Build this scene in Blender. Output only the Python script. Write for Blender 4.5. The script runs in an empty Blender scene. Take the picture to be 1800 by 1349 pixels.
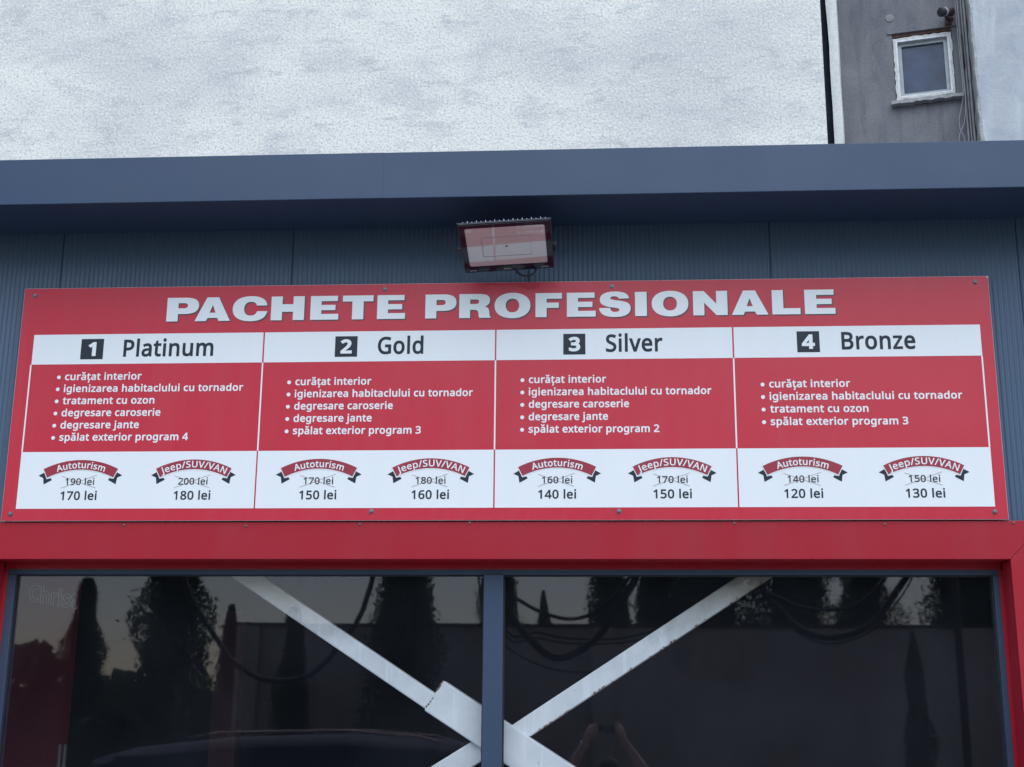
import bpy, bmesh, math, random, json
from mathutils import Vector, Matrix
from mathutils.geometry import delaunay_2d_cdt
random.seed(7)
R = math.radians
sc = bpy.context.scene
C = sc.collection

# ------------------------------------------------------------------ camera
F_PX, PITCH, YAW, ROLL = 2338.77, 0.252415, 0.067106, 0.0083431
CAM = Vector((0.4243, -5.2473, -0.7900))
cd = bpy.data.cameras.new('camera'); cam = bpy.data.objects.new('camera', cd); C.objects.link(cam)
cd.sensor_fit = 'HORIZONTAL'; cd.sensor_width = 36.0; cd.lens = 36.0 * F_PX / 1800.0
cd.clip_start = 0.02; cd.clip_end = 2000
fw = Vector((-math.sin(YAW)*math.cos(PITCH), math.cos(YAW)*math.cos(PITCH), math.sin(PITCH)))
rt = Vector((math.cos(YAW), math.sin(YAW), 0)); up = rt.cross(fw)
rt2 = rt*math.cos(ROLL) + up*math.sin(ROLL); up2 = up*math.cos(ROLL) - rt*math.sin(ROLL)
M = Matrix((rt2, up2, -fw)).transposed().to_4x4(); M.translation = CAM
cam.matrix_world = M
sc.camera = cam

# ------------------------------------------------------------------ light
SUN_EL, SUN_ROT = R(60), R(165)
w = bpy.data.worlds.new('World'); sc.world = w; w.use_nodes = True
nt = w.node_tree; bg = nt.nodes['Background']
sky = nt.nodes.new('ShaderNodeTexSky'); sky.sky_type = 'NISHITA'; sky.sun_disc = False
sky.sun_elevation = SUN_EL; sky.sun_rotation = SUN_ROT
sky.air_density = 1.2; sky.dust_density = 0.8; sky.ozone_density = 1.0
nt.links.new(sky.outputs[0], bg.inputs[0]); bg.inputs[1].default_value = 0.06
sd = bpy.data.lights.new('sun', 'SUN'); sd.energy = 1.5; sd.angle = R(90); sd.color = (0.86, 0.93, 1.0)
sun = bpy.data.objects.new('sun', sd); C.objects.link(sun)
sdir = Vector((math.sin(SUN_ROT)*math.cos(SUN_EL), math.cos(SUN_ROT)*math.cos(SUN_EL), math.sin(SUN_EL)))
sun.rotation_euler = sdir.to_track_quat('Z', 'Y').to_euler()
sun.location = (0, -20, 30)
vs = sc.view_settings; vs.view_transform = 'Standard'; vs.look = 'None'; vs.gamma = 1; vs.use_curve_mapping = False
vs.exposure = 1.45
sc.display_settings.display_device = 'sRGB'

# ------------------------------------------------------------------ material helpers
def new_mat(name):
    m = bpy.data.materials.new(name); m.use_nodes = True
    nt = m.node_tree; p = nt.nodes['Principled BSDF']
    return m, nt, p
def coords(nt, scale=(1,1,1), kind='Object'):
    tc = nt.nodes.new('ShaderNodeTexCoord'); mp = nt.nodes.new('ShaderNodeMapping')
    mp.inputs['Scale'].default_value = scale; nt.links.new(tc.outputs[kind], mp.inputs[0]); return mp.outputs[0]
def noise(nt, vec, scale, detail=4, rough=0.55, dist=0.0):
    n = nt.nodes.new('ShaderNodeTexNoise'); n.inputs['Scale'].default_value = scale
    n.inputs['Detail'].default_value = detail; n.inputs['Roughness'].default_value = rough
    n.inputs['Distortion'].default_value = dist
    nt.links.new(vec, n.inputs['Vector']); return n.outputs['Fac']
def ramp(nt, fac, stops):
    r = nt.nodes.new('ShaderNodeValToRGB'); nt.links.new(fac, r.inputs[0])
    el = r.color_ramp.elements
    while len(el) > 1: el.remove(el[-1])
    el[0].position = stops[0][0]; el[0].color = col(stops[0][1])
    for p_, c_ in stops[1:]:
        e = el.new(p_); e.color = col(c_)
    return r.outputs[0]
def col(c):
    if isinstance(c, (int, float)): return (c, c, c, 1)
    return (c[0], c[1], c[2], 1)
def mix(nt, fac, a, b, mode='MIX'):
    n = nt.nodes.new('ShaderNodeMix'); n.data_type = 'RGBA'; n.blend_type = mode
    for sock, v in ((n.inputs['Factor'], fac), (n.inputs[6], a), (n.inputs[7], b)):
        if hasattr(v, 'links'): nt.links.new(v, sock)
        elif sock.type == 'RGBA': sock.default_value = col(v)
        else: sock.default_value = v
    return n.outputs[2]
def bump(nt, p, h, strength, dist):
    b = nt.nodes.new('ShaderNodeBump'); b.inputs['Strength'].default_value = strength
    b.inputs['Distance'].default_value = dist
    nt.links.new(h, b.inputs['Height']); nt.links.new(b.outputs[0], p.inputs['Normal']); return b
def plain(name, c, rough=0.5, metal=0.0, var=0.12, vscale=6, bumpd=0.0, bscale=200, spec=0.5, coat=0.0):
    """paint / plastic / metal with mild uneven tone and relief"""
    m, nt, p = new_mat(name)
    v = coords(nt)
    n = noise(nt, v, vscale, 6)
    lo = tuple(x*(1-var) for x in c); hi = tuple(min(1, x*(1+var)) for x in c)
    nt.links.new(ramp(nt, n, [(0.3, lo), (0.7, hi)]), p.inputs['Base Color'])
    rr = ramp(nt, noise(nt, v, vscale*2.3, 5), [(0.3, max(0, rough-0.06)), (0.7, min(1, rough+0.08))])
    nt.links.new(rr, p.inputs['Roughness'])
    p.inputs['Metallic'].default_value = metal
    p.inputs['Specular IOR Level'].default_value = spec
    p.inputs['Coat Weight'].default_value = coat
    if bumpd: bump(nt, p, noise(nt, v, bscale, 3), 0.5, bumpd)
    return m

RED = (0.50, 0.014, 0.034)
# printed vinyl of the sign
def print_mat(name, c, rough=0.32, dirt=0.9, spec=0.38):
    m, nt, p = new_mat(name); p.inputs['Specular IOR Level'].default_value = spec
    v = coords(nt)
    streak = noise(nt, coords(nt, (9, 1, 0.6)), 2.2, 6, 0.6)
    blot = noise(nt, v, 1.3, 5, 0.6)
    grain = noise(nt, v, 90, 2)
    a = mix(nt, ramp(nt, streak, [(0.42, 0), (0.75, 0.10*dirt)]), c, tuple(x*0.55+0.10 for x in c))
    a = mix(nt, ramp(nt, blot, [(0.45, 0), (0.8, 0.10*dirt)]), a, tuple(x*0.6+0.12 for x in c))
    a = mix(nt, ramp(nt, grain, [(0.3, 0), (0.8, 0.03)]), a, tuple(x*0.6 for x in c))
    nt.links.new(a, p.inputs['Base Color'])
    nt.links.new(ramp(nt, streak, [(0.3, rough-0.05), (0.8, rough+0.10)]), p.inputs['Roughness'])
    bump(nt, p, noise(nt, v, 1.8, 2), 0.35, 0.012)
    return m
M_RED = print_mat('sign_red_vinyl', RED)
M_WHITE = print_mat('sign_white_vinyl', (0.74, 0.75, 0.76), 0.34, 0.8)
M_INK = print_mat('sign_black_print', (0.020, 0.026, 0.038), 0.4, 0.15, 0.22)
M_SHADOWINK = print_mat('sign_grey_print', (0.045, 0.05, 0.055), 0.36, 0.3)
M_RIB = print_mat('sign_ribbon_print', (0.30, 0.022, 0.04), 0.36, 0.3)
M_STRIKE = print_mat('sign_strike_print', (0.20, 0.07, 0.06), 0.4, 0.2)
M_EDGE = plain('composite_edge', (0.55, 0.55, 0.56), 0.45)
M_SCREW = plain('screw_zinc', (0.16, 0.16, 0.17), 0.45, 0.7, 0.3, 60)

# coated steel sheets
def sheet_mat(name, c, rough=0.33, wav=0.004, spec=0.5):
    m, nt, p = new_mat(name)
    v = coords(nt)
    n = noise(nt, coords(nt, (1, 1, 0.3)), 3.5, 7, 0.62)
    a = mix(nt, ramp(nt, n, [(0.45, 0), (0.85, 0.35)]), c, tuple(x*0.75+0.035 for x in c))
    n2 = noise(nt, v, 37, 5, 0.7)
    a = mix(nt, ramp(nt, n2, [(0.62, 0), (0.8, 0.18)]), a, tuple(x*0.7+0.05 for x in c))
    nt.links.new(a, p.inputs['Base Color'])
    nt.links.new(ramp(nt, n, [(0.3, rough-0.04), (0.8, rough+0.14)]), p.inputs['Roughness'])
    p.inputs['Specular IOR Level'].default_value = spec
    bump(nt, p, noise(nt, coords(nt, (0.5, 1, 1)), 2.0, 2), 0.5, wav)
    return m
M_BLUE = sheet_mat('anthracite_coated_steel', (0.056, 0.092, 0.150), 0.38)
M_FASCIA = sheet_mat('anthracite_fascia_steel', (0.027, 0.050, 0.098), 0.36, 0.014, 0.34)
M_CASING = sheet_mat('red_casing_steel', (0.34, 0.008, 0.020), 0.34, 0.010, 0.30)
M_FRAME = sheet_mat('anthracite_window_frame', (0.036, 0.058, 0.100), 0.36, 0.004, 0.38)
M_GAP = plain('dark_backing', (0.008, 0.015, 0.032), 0.8)
M_GASKET = plain('black_rubber_gasket', (0.012, 0.013, 0.015), 0.6)
M_BLACK = plain('black_cast_aluminium', (0.018, 0.020, 0.026), 0.45, 0.0, 0.2, 30, 0.0005, 300)
M_RUBBER = plain('black_cable_rubber', (0.012, 0.013, 0.016), 0.5)

# stucco
def stucco_mat():
    m, nt, p = new_mat('sprayed_white_stucco')
    v = coords(nt)
    big = noise(nt, coords(nt, (0.45, 1, 0.9)), 0.8, 9, 0.58, 0.2)
    mid = noise(nt, coords(nt, (0.7, 1, 1.1)), 2.6, 8, 0.62, 0.3)
    wisp = noise(nt, coords(nt, (0.5, 1, 1.3)), 5.0, 8, 0.7, 0.6)
    fine = noise(nt, v, 46, 5, 0.72); finer = noise(nt, v, 110, 3, 0.7)
    a = mix(nt, ramp(nt, big, [(0.45, 0), (0.60, 0.85)]), (0.775, 0.745, 0.675), (0.585, 0.57, 0.555))
    a = mix(nt, ramp(nt, mid, [(0.50, 0), (0.64, 0.7)]), a, (0.55, 0.54, 0.54))
    crk = noise(nt, coords(nt, (0.5, 1, 1.1)), 1.7, 9, 0.72, 1.2)
    cm = nt.nodes.new('ShaderNodeMath'); cm.operation = 'SUBTRACT'; cm.inputs[1].default_value = 0.5; nt.links.new(crk, cm.inputs[0])
    ca = nt.nodes.new('ShaderNodeMath'); ca.operation = 'ABSOLUTE'; nt.links.new(cm.outputs[0], ca.inputs[0])
    a = mix(nt, ramp(nt, wisp, [(0.54, 0), (0.64, 0.6)]), a, (0.46, 0.455, 0.46))
    cr = mix(nt, ramp(nt, wisp, [(0.48, 0), (0.60, 1)]), 0.0, ramp(nt, ca.outputs[0], [(0.0, 0.55), (0.012, 0.0)]))
    a = mix(nt, cr, a, (0.33, 0.33, 0.34))
    a = mix(nt, ramp(nt, fine, [(0.36, 0.85), (0.50, 0.0)]), a, (0.42, 0.41, 0.40))  # relief shading put into the colour: hollows darker, grain tips lighter
    a = mix(nt, ramp(nt, fine, [(0.54, 0), (0.66, 0.75)]), a, (0.88, 0.86, 0.81))
    a = mix(nt, ramp(nt, finer, [(0.30, 0.6), (0.50, 0.0)]), a, (0.40, 0.41, 0.43))
    nt.links.new(a, p.inputs['Base Color']); p.inputs['Roughness'].default_value = 0.92
    s = nt.nodes.new('ShaderNodeMath'); s.operation = 'MULTIPLY_ADD'; s.inputs[1].default_value = 0.8
    nt.links.new(wisp, s.inputs[0]); nt.links.new(fine, s.inputs[2])
    bump(nt, p, s.outputs[0], 0.8, 0.009)
    return m
M_STUCCO = stucco_mat()
def concrete_mat(name, c, c2, c3, vs=2.0, bd=0.004, vert=0.35):
    m, nt, p = new_mat(name)
    v = coords(nt)
    big = noise(nt, coords(nt, (1, 1, .75)), vs*1.4, 9, 0.68, 0.9)
    st = noise(nt, coords(nt, (3.2, 3.2, vert)), 2.5, 7, 0.62, 0.8)
    fine = noise(nt, v, 55, 5, 0.7)
    a = mix(nt, ramp(nt, big, [(0.38, 0), (0.68, 1)]), c, c2)
    a = mix(nt, ramp(nt, st, [(0.50, 0), (0.72, 0.75)]), a, c3)
    a = mix(nt, ramp(nt, fine, [(0.35, 0.35), (0.6, 0)]), a, tuple(x*0.6 for x in c3))
    nt.links.new(a, p.inputs['Base Color']); p.inputs['Roughness'].default_value = 0.9
    bump(nt, p, noise(nt, v, 14, 8, 0.7), 0.7, bd)
    return m
M_CONC = concrete_mat('old_grey_render', (0.145, 0.148, 0.165), (0.215, 0.215, 0.225), (0.10, 0.102, 0.12), 1.3, 0.006, 0.6)
M_PALE = concrete_mat('pale_blue_lime_render', (0.46, 0.475, 0.505), (0.34, 0.36, 0.40), (0.55, 0.57, 0.60), 2.6, 0.008, 0.5)
M_CRUMB = concrete_mat('crumbling_render_edge', (0.42, 0.42, 0.41), (0.30, 0.30, 0.30), (0.24, 0.24, 0.25), 9, 0.02, 3)
M_WSTRIP = concrete_mat('white_insulation_board', (0.88, 0.87, 0.84), (0.80, 0.79, 0.77), (0.66, 0.66, 0.64), 3, 0.01, 0.5)
M_BROWN = concrete_mat('brown_rendered_wall', (0.62, 0.51, 0.45), (0.50, 0.43, 0.39), (0.38, 0.34, 0.32), 0.8, 0.01, 0.4)
M_COPING = plain('dark_coping', (0.05, 0.048, 0.05), 0.6)
M_BRICK = plain('broken_brick_reveal', (0.075, 0.034, 0.030), 0.9, 0, 0.5, 25, 0.004, 90)
M_FOAM = plain('cured_mounting_foam', (0.55, 0.54, 0.52), 0.9, 0, 0.25, 40, 0.004, 120)
M_PVC = plain('white_window_pvc', (0.62, 0.62, 0.64), 0.5, 0, 0.22, 18)
M_PVC2 = plain('grey_window_pvc', (0.32, 0.34, 0.35), 0.5, 0, 0.15, 12)
M_OLDGLASS = plain('dusty_dark_glass', (0.022, 0.035, 0.075), 0.3, 0, 0.5, 5, spec=.35)
M_PIPE = plain('grey_conduit', (0.17, 0.17, 0.18), 0.6, 0, 0.25, 8)
M_WIRE = plain('pale_wire', (0.34, 0.35, 0.36), 0.6)
M_BEAM = None
def beam_mat():
    m, nt, p = new_mat('weathered_white_steel_paint')
    v = coords(nt)
    big = noise(nt, v, 5, 7, 0.65, 0.4); sp = noise(nt, v, 34, 6, 0.75)
    st = noise(nt, coords(nt, (22, 1, 1.2)), 2.0, 4, 0.5)
    a = mix(nt, ramp(nt, big, [(0.35, 0), (0.7, 1)]), (0.74, 0.745, 0.75), (0.60, 0.61, 0.63))
    a = mix(nt, ramp(nt, st, [(0.56, 0), (0.64, 0.5)]), a, (0.82, 0.83, 0.84))
    a = mix(nt, ramp(nt, sp, [(0.66, 0), (0.70, 0.85)]), a, (0.26, 0.17, 0.11))
    # tan dirt plus painted-in lintel shade, ragged edge, on the upper ends
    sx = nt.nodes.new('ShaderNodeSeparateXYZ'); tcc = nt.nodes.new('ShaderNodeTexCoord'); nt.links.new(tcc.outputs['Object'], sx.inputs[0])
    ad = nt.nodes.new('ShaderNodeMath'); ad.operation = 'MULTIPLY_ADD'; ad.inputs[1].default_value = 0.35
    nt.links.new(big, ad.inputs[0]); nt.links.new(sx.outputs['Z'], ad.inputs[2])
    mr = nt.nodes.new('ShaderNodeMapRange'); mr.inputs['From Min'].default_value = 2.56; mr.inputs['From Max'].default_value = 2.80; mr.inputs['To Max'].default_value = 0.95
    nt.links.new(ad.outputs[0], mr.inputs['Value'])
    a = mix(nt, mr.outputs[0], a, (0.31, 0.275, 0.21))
    nt.links.new(a, p.inputs['Base Color']); p.inputs['Roughness'].default_value = 0.5
    bump(nt, p, sp, 0.4, 0.003)
    return m
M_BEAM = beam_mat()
M_RUST = plain('rusty_weld', (0.22, 0.12, 0.07), 0.8, 0.1, 0.5, 60, 0.002, 160)
M_INT = plain('dark_interior_wall', (0.016, 0.016, 0.020), 0.8, 0, 0.3, 2)
M_INTRED = plain('red_interior_panel', (0.34, 0.02, 0.05), 0.6, 0, 0.2, 2)
M_ASPH = plain('asphalt', (0.055, 0.055, 0.056), 0.85, 0, 0.3, 3, 0.01, 60)

def glass_mat(name, tint=(0.96, 0.97, 0.975), ior=1.52):
    m = bpy.data.materials.new(name); m.use_nodes = True; nt = m.node_tree; nt.nodes.clear()
    out = nt.nodes.new('ShaderNodeOutputMaterial'); mx = nt.nodes.new('ShaderNodeMixShader')
    tr = nt.nodes.new('ShaderNodeBsdfTransparent'); gl = nt.nodes.new('ShaderNodeBsdfGlossy')
    fr = nt.nodes.new('ShaderNodeFresnel'); ge = nt.nodes.new('ShaderNodeNewGeometry')
    mr = nt.nodes.new('ShaderNodeMapRange')
    mr.inputs['To Min'].default_value = ior; mr.inputs['To Max'].default_value = 1/ior
    nt.links.new(ge.outputs['Backfacing'], mr.inputs['Value']); nt.links.new(mr.outputs[0], fr.inputs['IOR'])
    tr.inputs[0].default_value = col(tint); gl.inputs[0].default_value = (0.90, 0.85, 0.98, 1)
    gl.inputs['Roughness'].default_value = 0.018
    b = nt.nodes.new('ShaderNodeBump'); b.inputs['Strength'].default_value = 0.15; b.inputs['Distance'].default_value = 0.002
    tc = nt.nodes.new('ShaderNodeTexCoord')
    n = nt.nodes.new('ShaderNodeTexNoise'); n.inputs['Scale'].default_value = 1.4; n.inputs['Detail'].default_value = 1
    nt.links.new(tc.outputs['Object'], n.inputs['Vector']); nt.links.new(n.outputs['Fac'], b.inputs['Height'])
    nt.links.new(b.outputs[0], gl.inputs['Normal'])
    nt.links.new(fr.outputs[0], mx.inputs[0]); nt.links.new(tr.outputs[0], mx.inputs[1]); nt.links.new(gl.outputs[0], mx.inputs[2])
    df = nt.nodes.new('ShaderNodeBsdfDiffuse'); df.inputs[0].default_value = (0.42, 0.48, 0.62, 1)
    mx2 = nt.nodes.new('ShaderNodeMixShader'); nd = nt.nodes.new('ShaderNodeTexNoise'); nd.inputs['Scale'].default_value = 2.5; nd.inputs['Detail'].default_value = 6
    nt.links.new(tc.outputs['Object'], nd.inputs['Vector'])
    rp = ramp(nt, nd.outputs['Fac'], [(0.3, 0.003), (0.75, 0.010)])
    nt.links.new(rp, mx2.inputs[0]); nt.links.new(mx.outputs[0], mx2.inputs[1]); nt.links.new(df.outputs[0], mx2.inputs[2])
    nt.links.new(mx2.outputs[0], out.inputs[0]); return m
M_GLASS = glass_mat('window_glass')

# ------------------------------------------------------------------ mesh helpers
class MB:
    def __init__(s): s.v = []; s.f = []; s.m = []
    def add(s, vs, fs, mi=0):
        o = len(s.v); s.v += [tuple(p) for p in vs]; s.f += [tuple(i+o for i in q) for q in fs]; s.m += [mi]*len(fs)
    def box(s, a, b, mi=0):
        x0, y0, z0 = a; x1, y1, z1 = b
        s.add([(x0,y0,z0),(x1,y0,z0),(x1,y1,z0),(x0,y1,z0),(x0,y0,z1),(x1,y0,z1),(x1,y1,z1),(x0,y1,z1)],
              [(0,3,2,1),(4,5,6,7),(0,1,5,4),(1,2,6,5),(2,3,7,6),(3,0,4,7)], mi)
    def prism(s, poly, y0, y1, mi=0):
        """poly in XZ (counter-clockwise seen from -Y), extruded from y0 (front) to y1"""
        n = len(poly)
        s.add([(x, y0, z) for x, z in poly] + [(x, y1, z) for x, z in poly],
              [tuple(range(n)), tuple(range(2*n-1, n-1, -1))] + [(i, i+n, (i+1) % n + n, (i+1) % n) for i in range(n)], mi)
    def tube(s, pts, r, n=8, mi=0, cap=True):
        pts = [Vector(p) for p in pts]; rs = r if isinstance(r, (list, tuple)) else [r]*len(pts)
        o = len(s.v); ref = None; vs = []
        for i, p in enumerate(pts):
            t = (pts[min(i+1, len(pts)-1)] - pts[max(i-1, 0)]).normalized()
            if ref is None:
                ref = t.orthogonal().normalized()
            ref = (ref - t*ref.dot(t)).normalized(); b = t.cross(ref)
            for k in range(n):
                a = 2*math.pi*k/n; vs.append(p + (ref*math.cos(a) + b*math.sin(a))*rs[i])
        fs = [(i*n+k, i*n+(k+1) % n, (i+1)*n+(k+1) % n, (i+1)*n+k) for i in range(len(pts)-1) for k in range(n)]
        if cap: fs += [tuple(range(n-1, -1, -1)), tuple(range((len(pts)-1)*n, len(pts)*n))]
        s.add(vs, fs, mi)
    def lathe(s, prof, axis_o, axis_d, n=12, mi=0):
        """prof = list of (radius, distance along axis)"""
        d = Vector(axis_d).normalized(); a = d.orthogonal().normalized(); b = d.cross(a); o = Vector(axis_o); vs = []
        for r, h in prof:
            for k in range(n):
                t = 2*math.pi*k/n; vs.append(o + d*h + (a*math.cos(t)+b*math.sin(t))*r)
        fs = [(i*n+k, i*n+(k+1) % n, (i+1)*n+(k+1) % n, (i+1)*n+k) for i in range(len(prof)-1) for k in range(n)]
        fs += [tuple(range(n-1, -1, -1)), tuple(range((len(prof)-1)*n, len(prof)*n))]
        s.add(vs, fs, mi)
    def mesh(s, name, mats, smooth=False):
        me = bpy.data.meshes.new(name); me.from_pydata(s.v, [], s.f)
        for m in (mats if isinstance(mats, (list, tuple)) else [mats]): me.materials.append(m)
        for i, p in enumerate(me.polygons): p.material_index = s.m[i]; p.use_smooth = smooth
        me.update(); return me
    def build(s, name, mats, parent=None, smooth=False, bevel=0, loc=None):
        o = bpy.data.objects.new(name, s.mesh(name, mats, smooth)); C.objects.link(o)
        if parent is not None: o.parent = parent
        if loc: o.location = loc
        if bevel:
            b = o.modifiers.new('bevel', 'BEVEL'); b.width = bevel; b.segments = 2; b.limit_method = 'ANGLE'
        return o
def tag(o, label=None, cat=None, group=None, kind=None):
    if label: o['label'] = label
    if cat: o['category'] = cat
    if group: o['group'] = group
    if kind: o['kind'] = kind
    return o
def empty(name, loc, label, cat, group=None):
    o = bpy.data.objects.new(name, None); C.objects.link(o); o.location = loc; o.empty_display_size = 0.1
    return tag(o, label, cat, group)
def part(mb, name, mats, parent, label=None, **k):
    """vertices given in world metres; the part is parented to an unrotated, possibly shifted thing"""
    off = Vector((0, 0, 0)); q = parent
    while q is not None: off += q.location; q = q.parent
    mb.v = [tuple(Vector(p) - off) for p in mb.v]
    o = mb.build(name, mats, parent, **k)
    if label: o['label'] = label
    return o
def link_copy(src, parent, loc=None, name=None):
    o = src.copy(); C.objects.link(o)
    if parent is not None: o.parent = parent
    if loc is not None: o.location = loc
    return o

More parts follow.
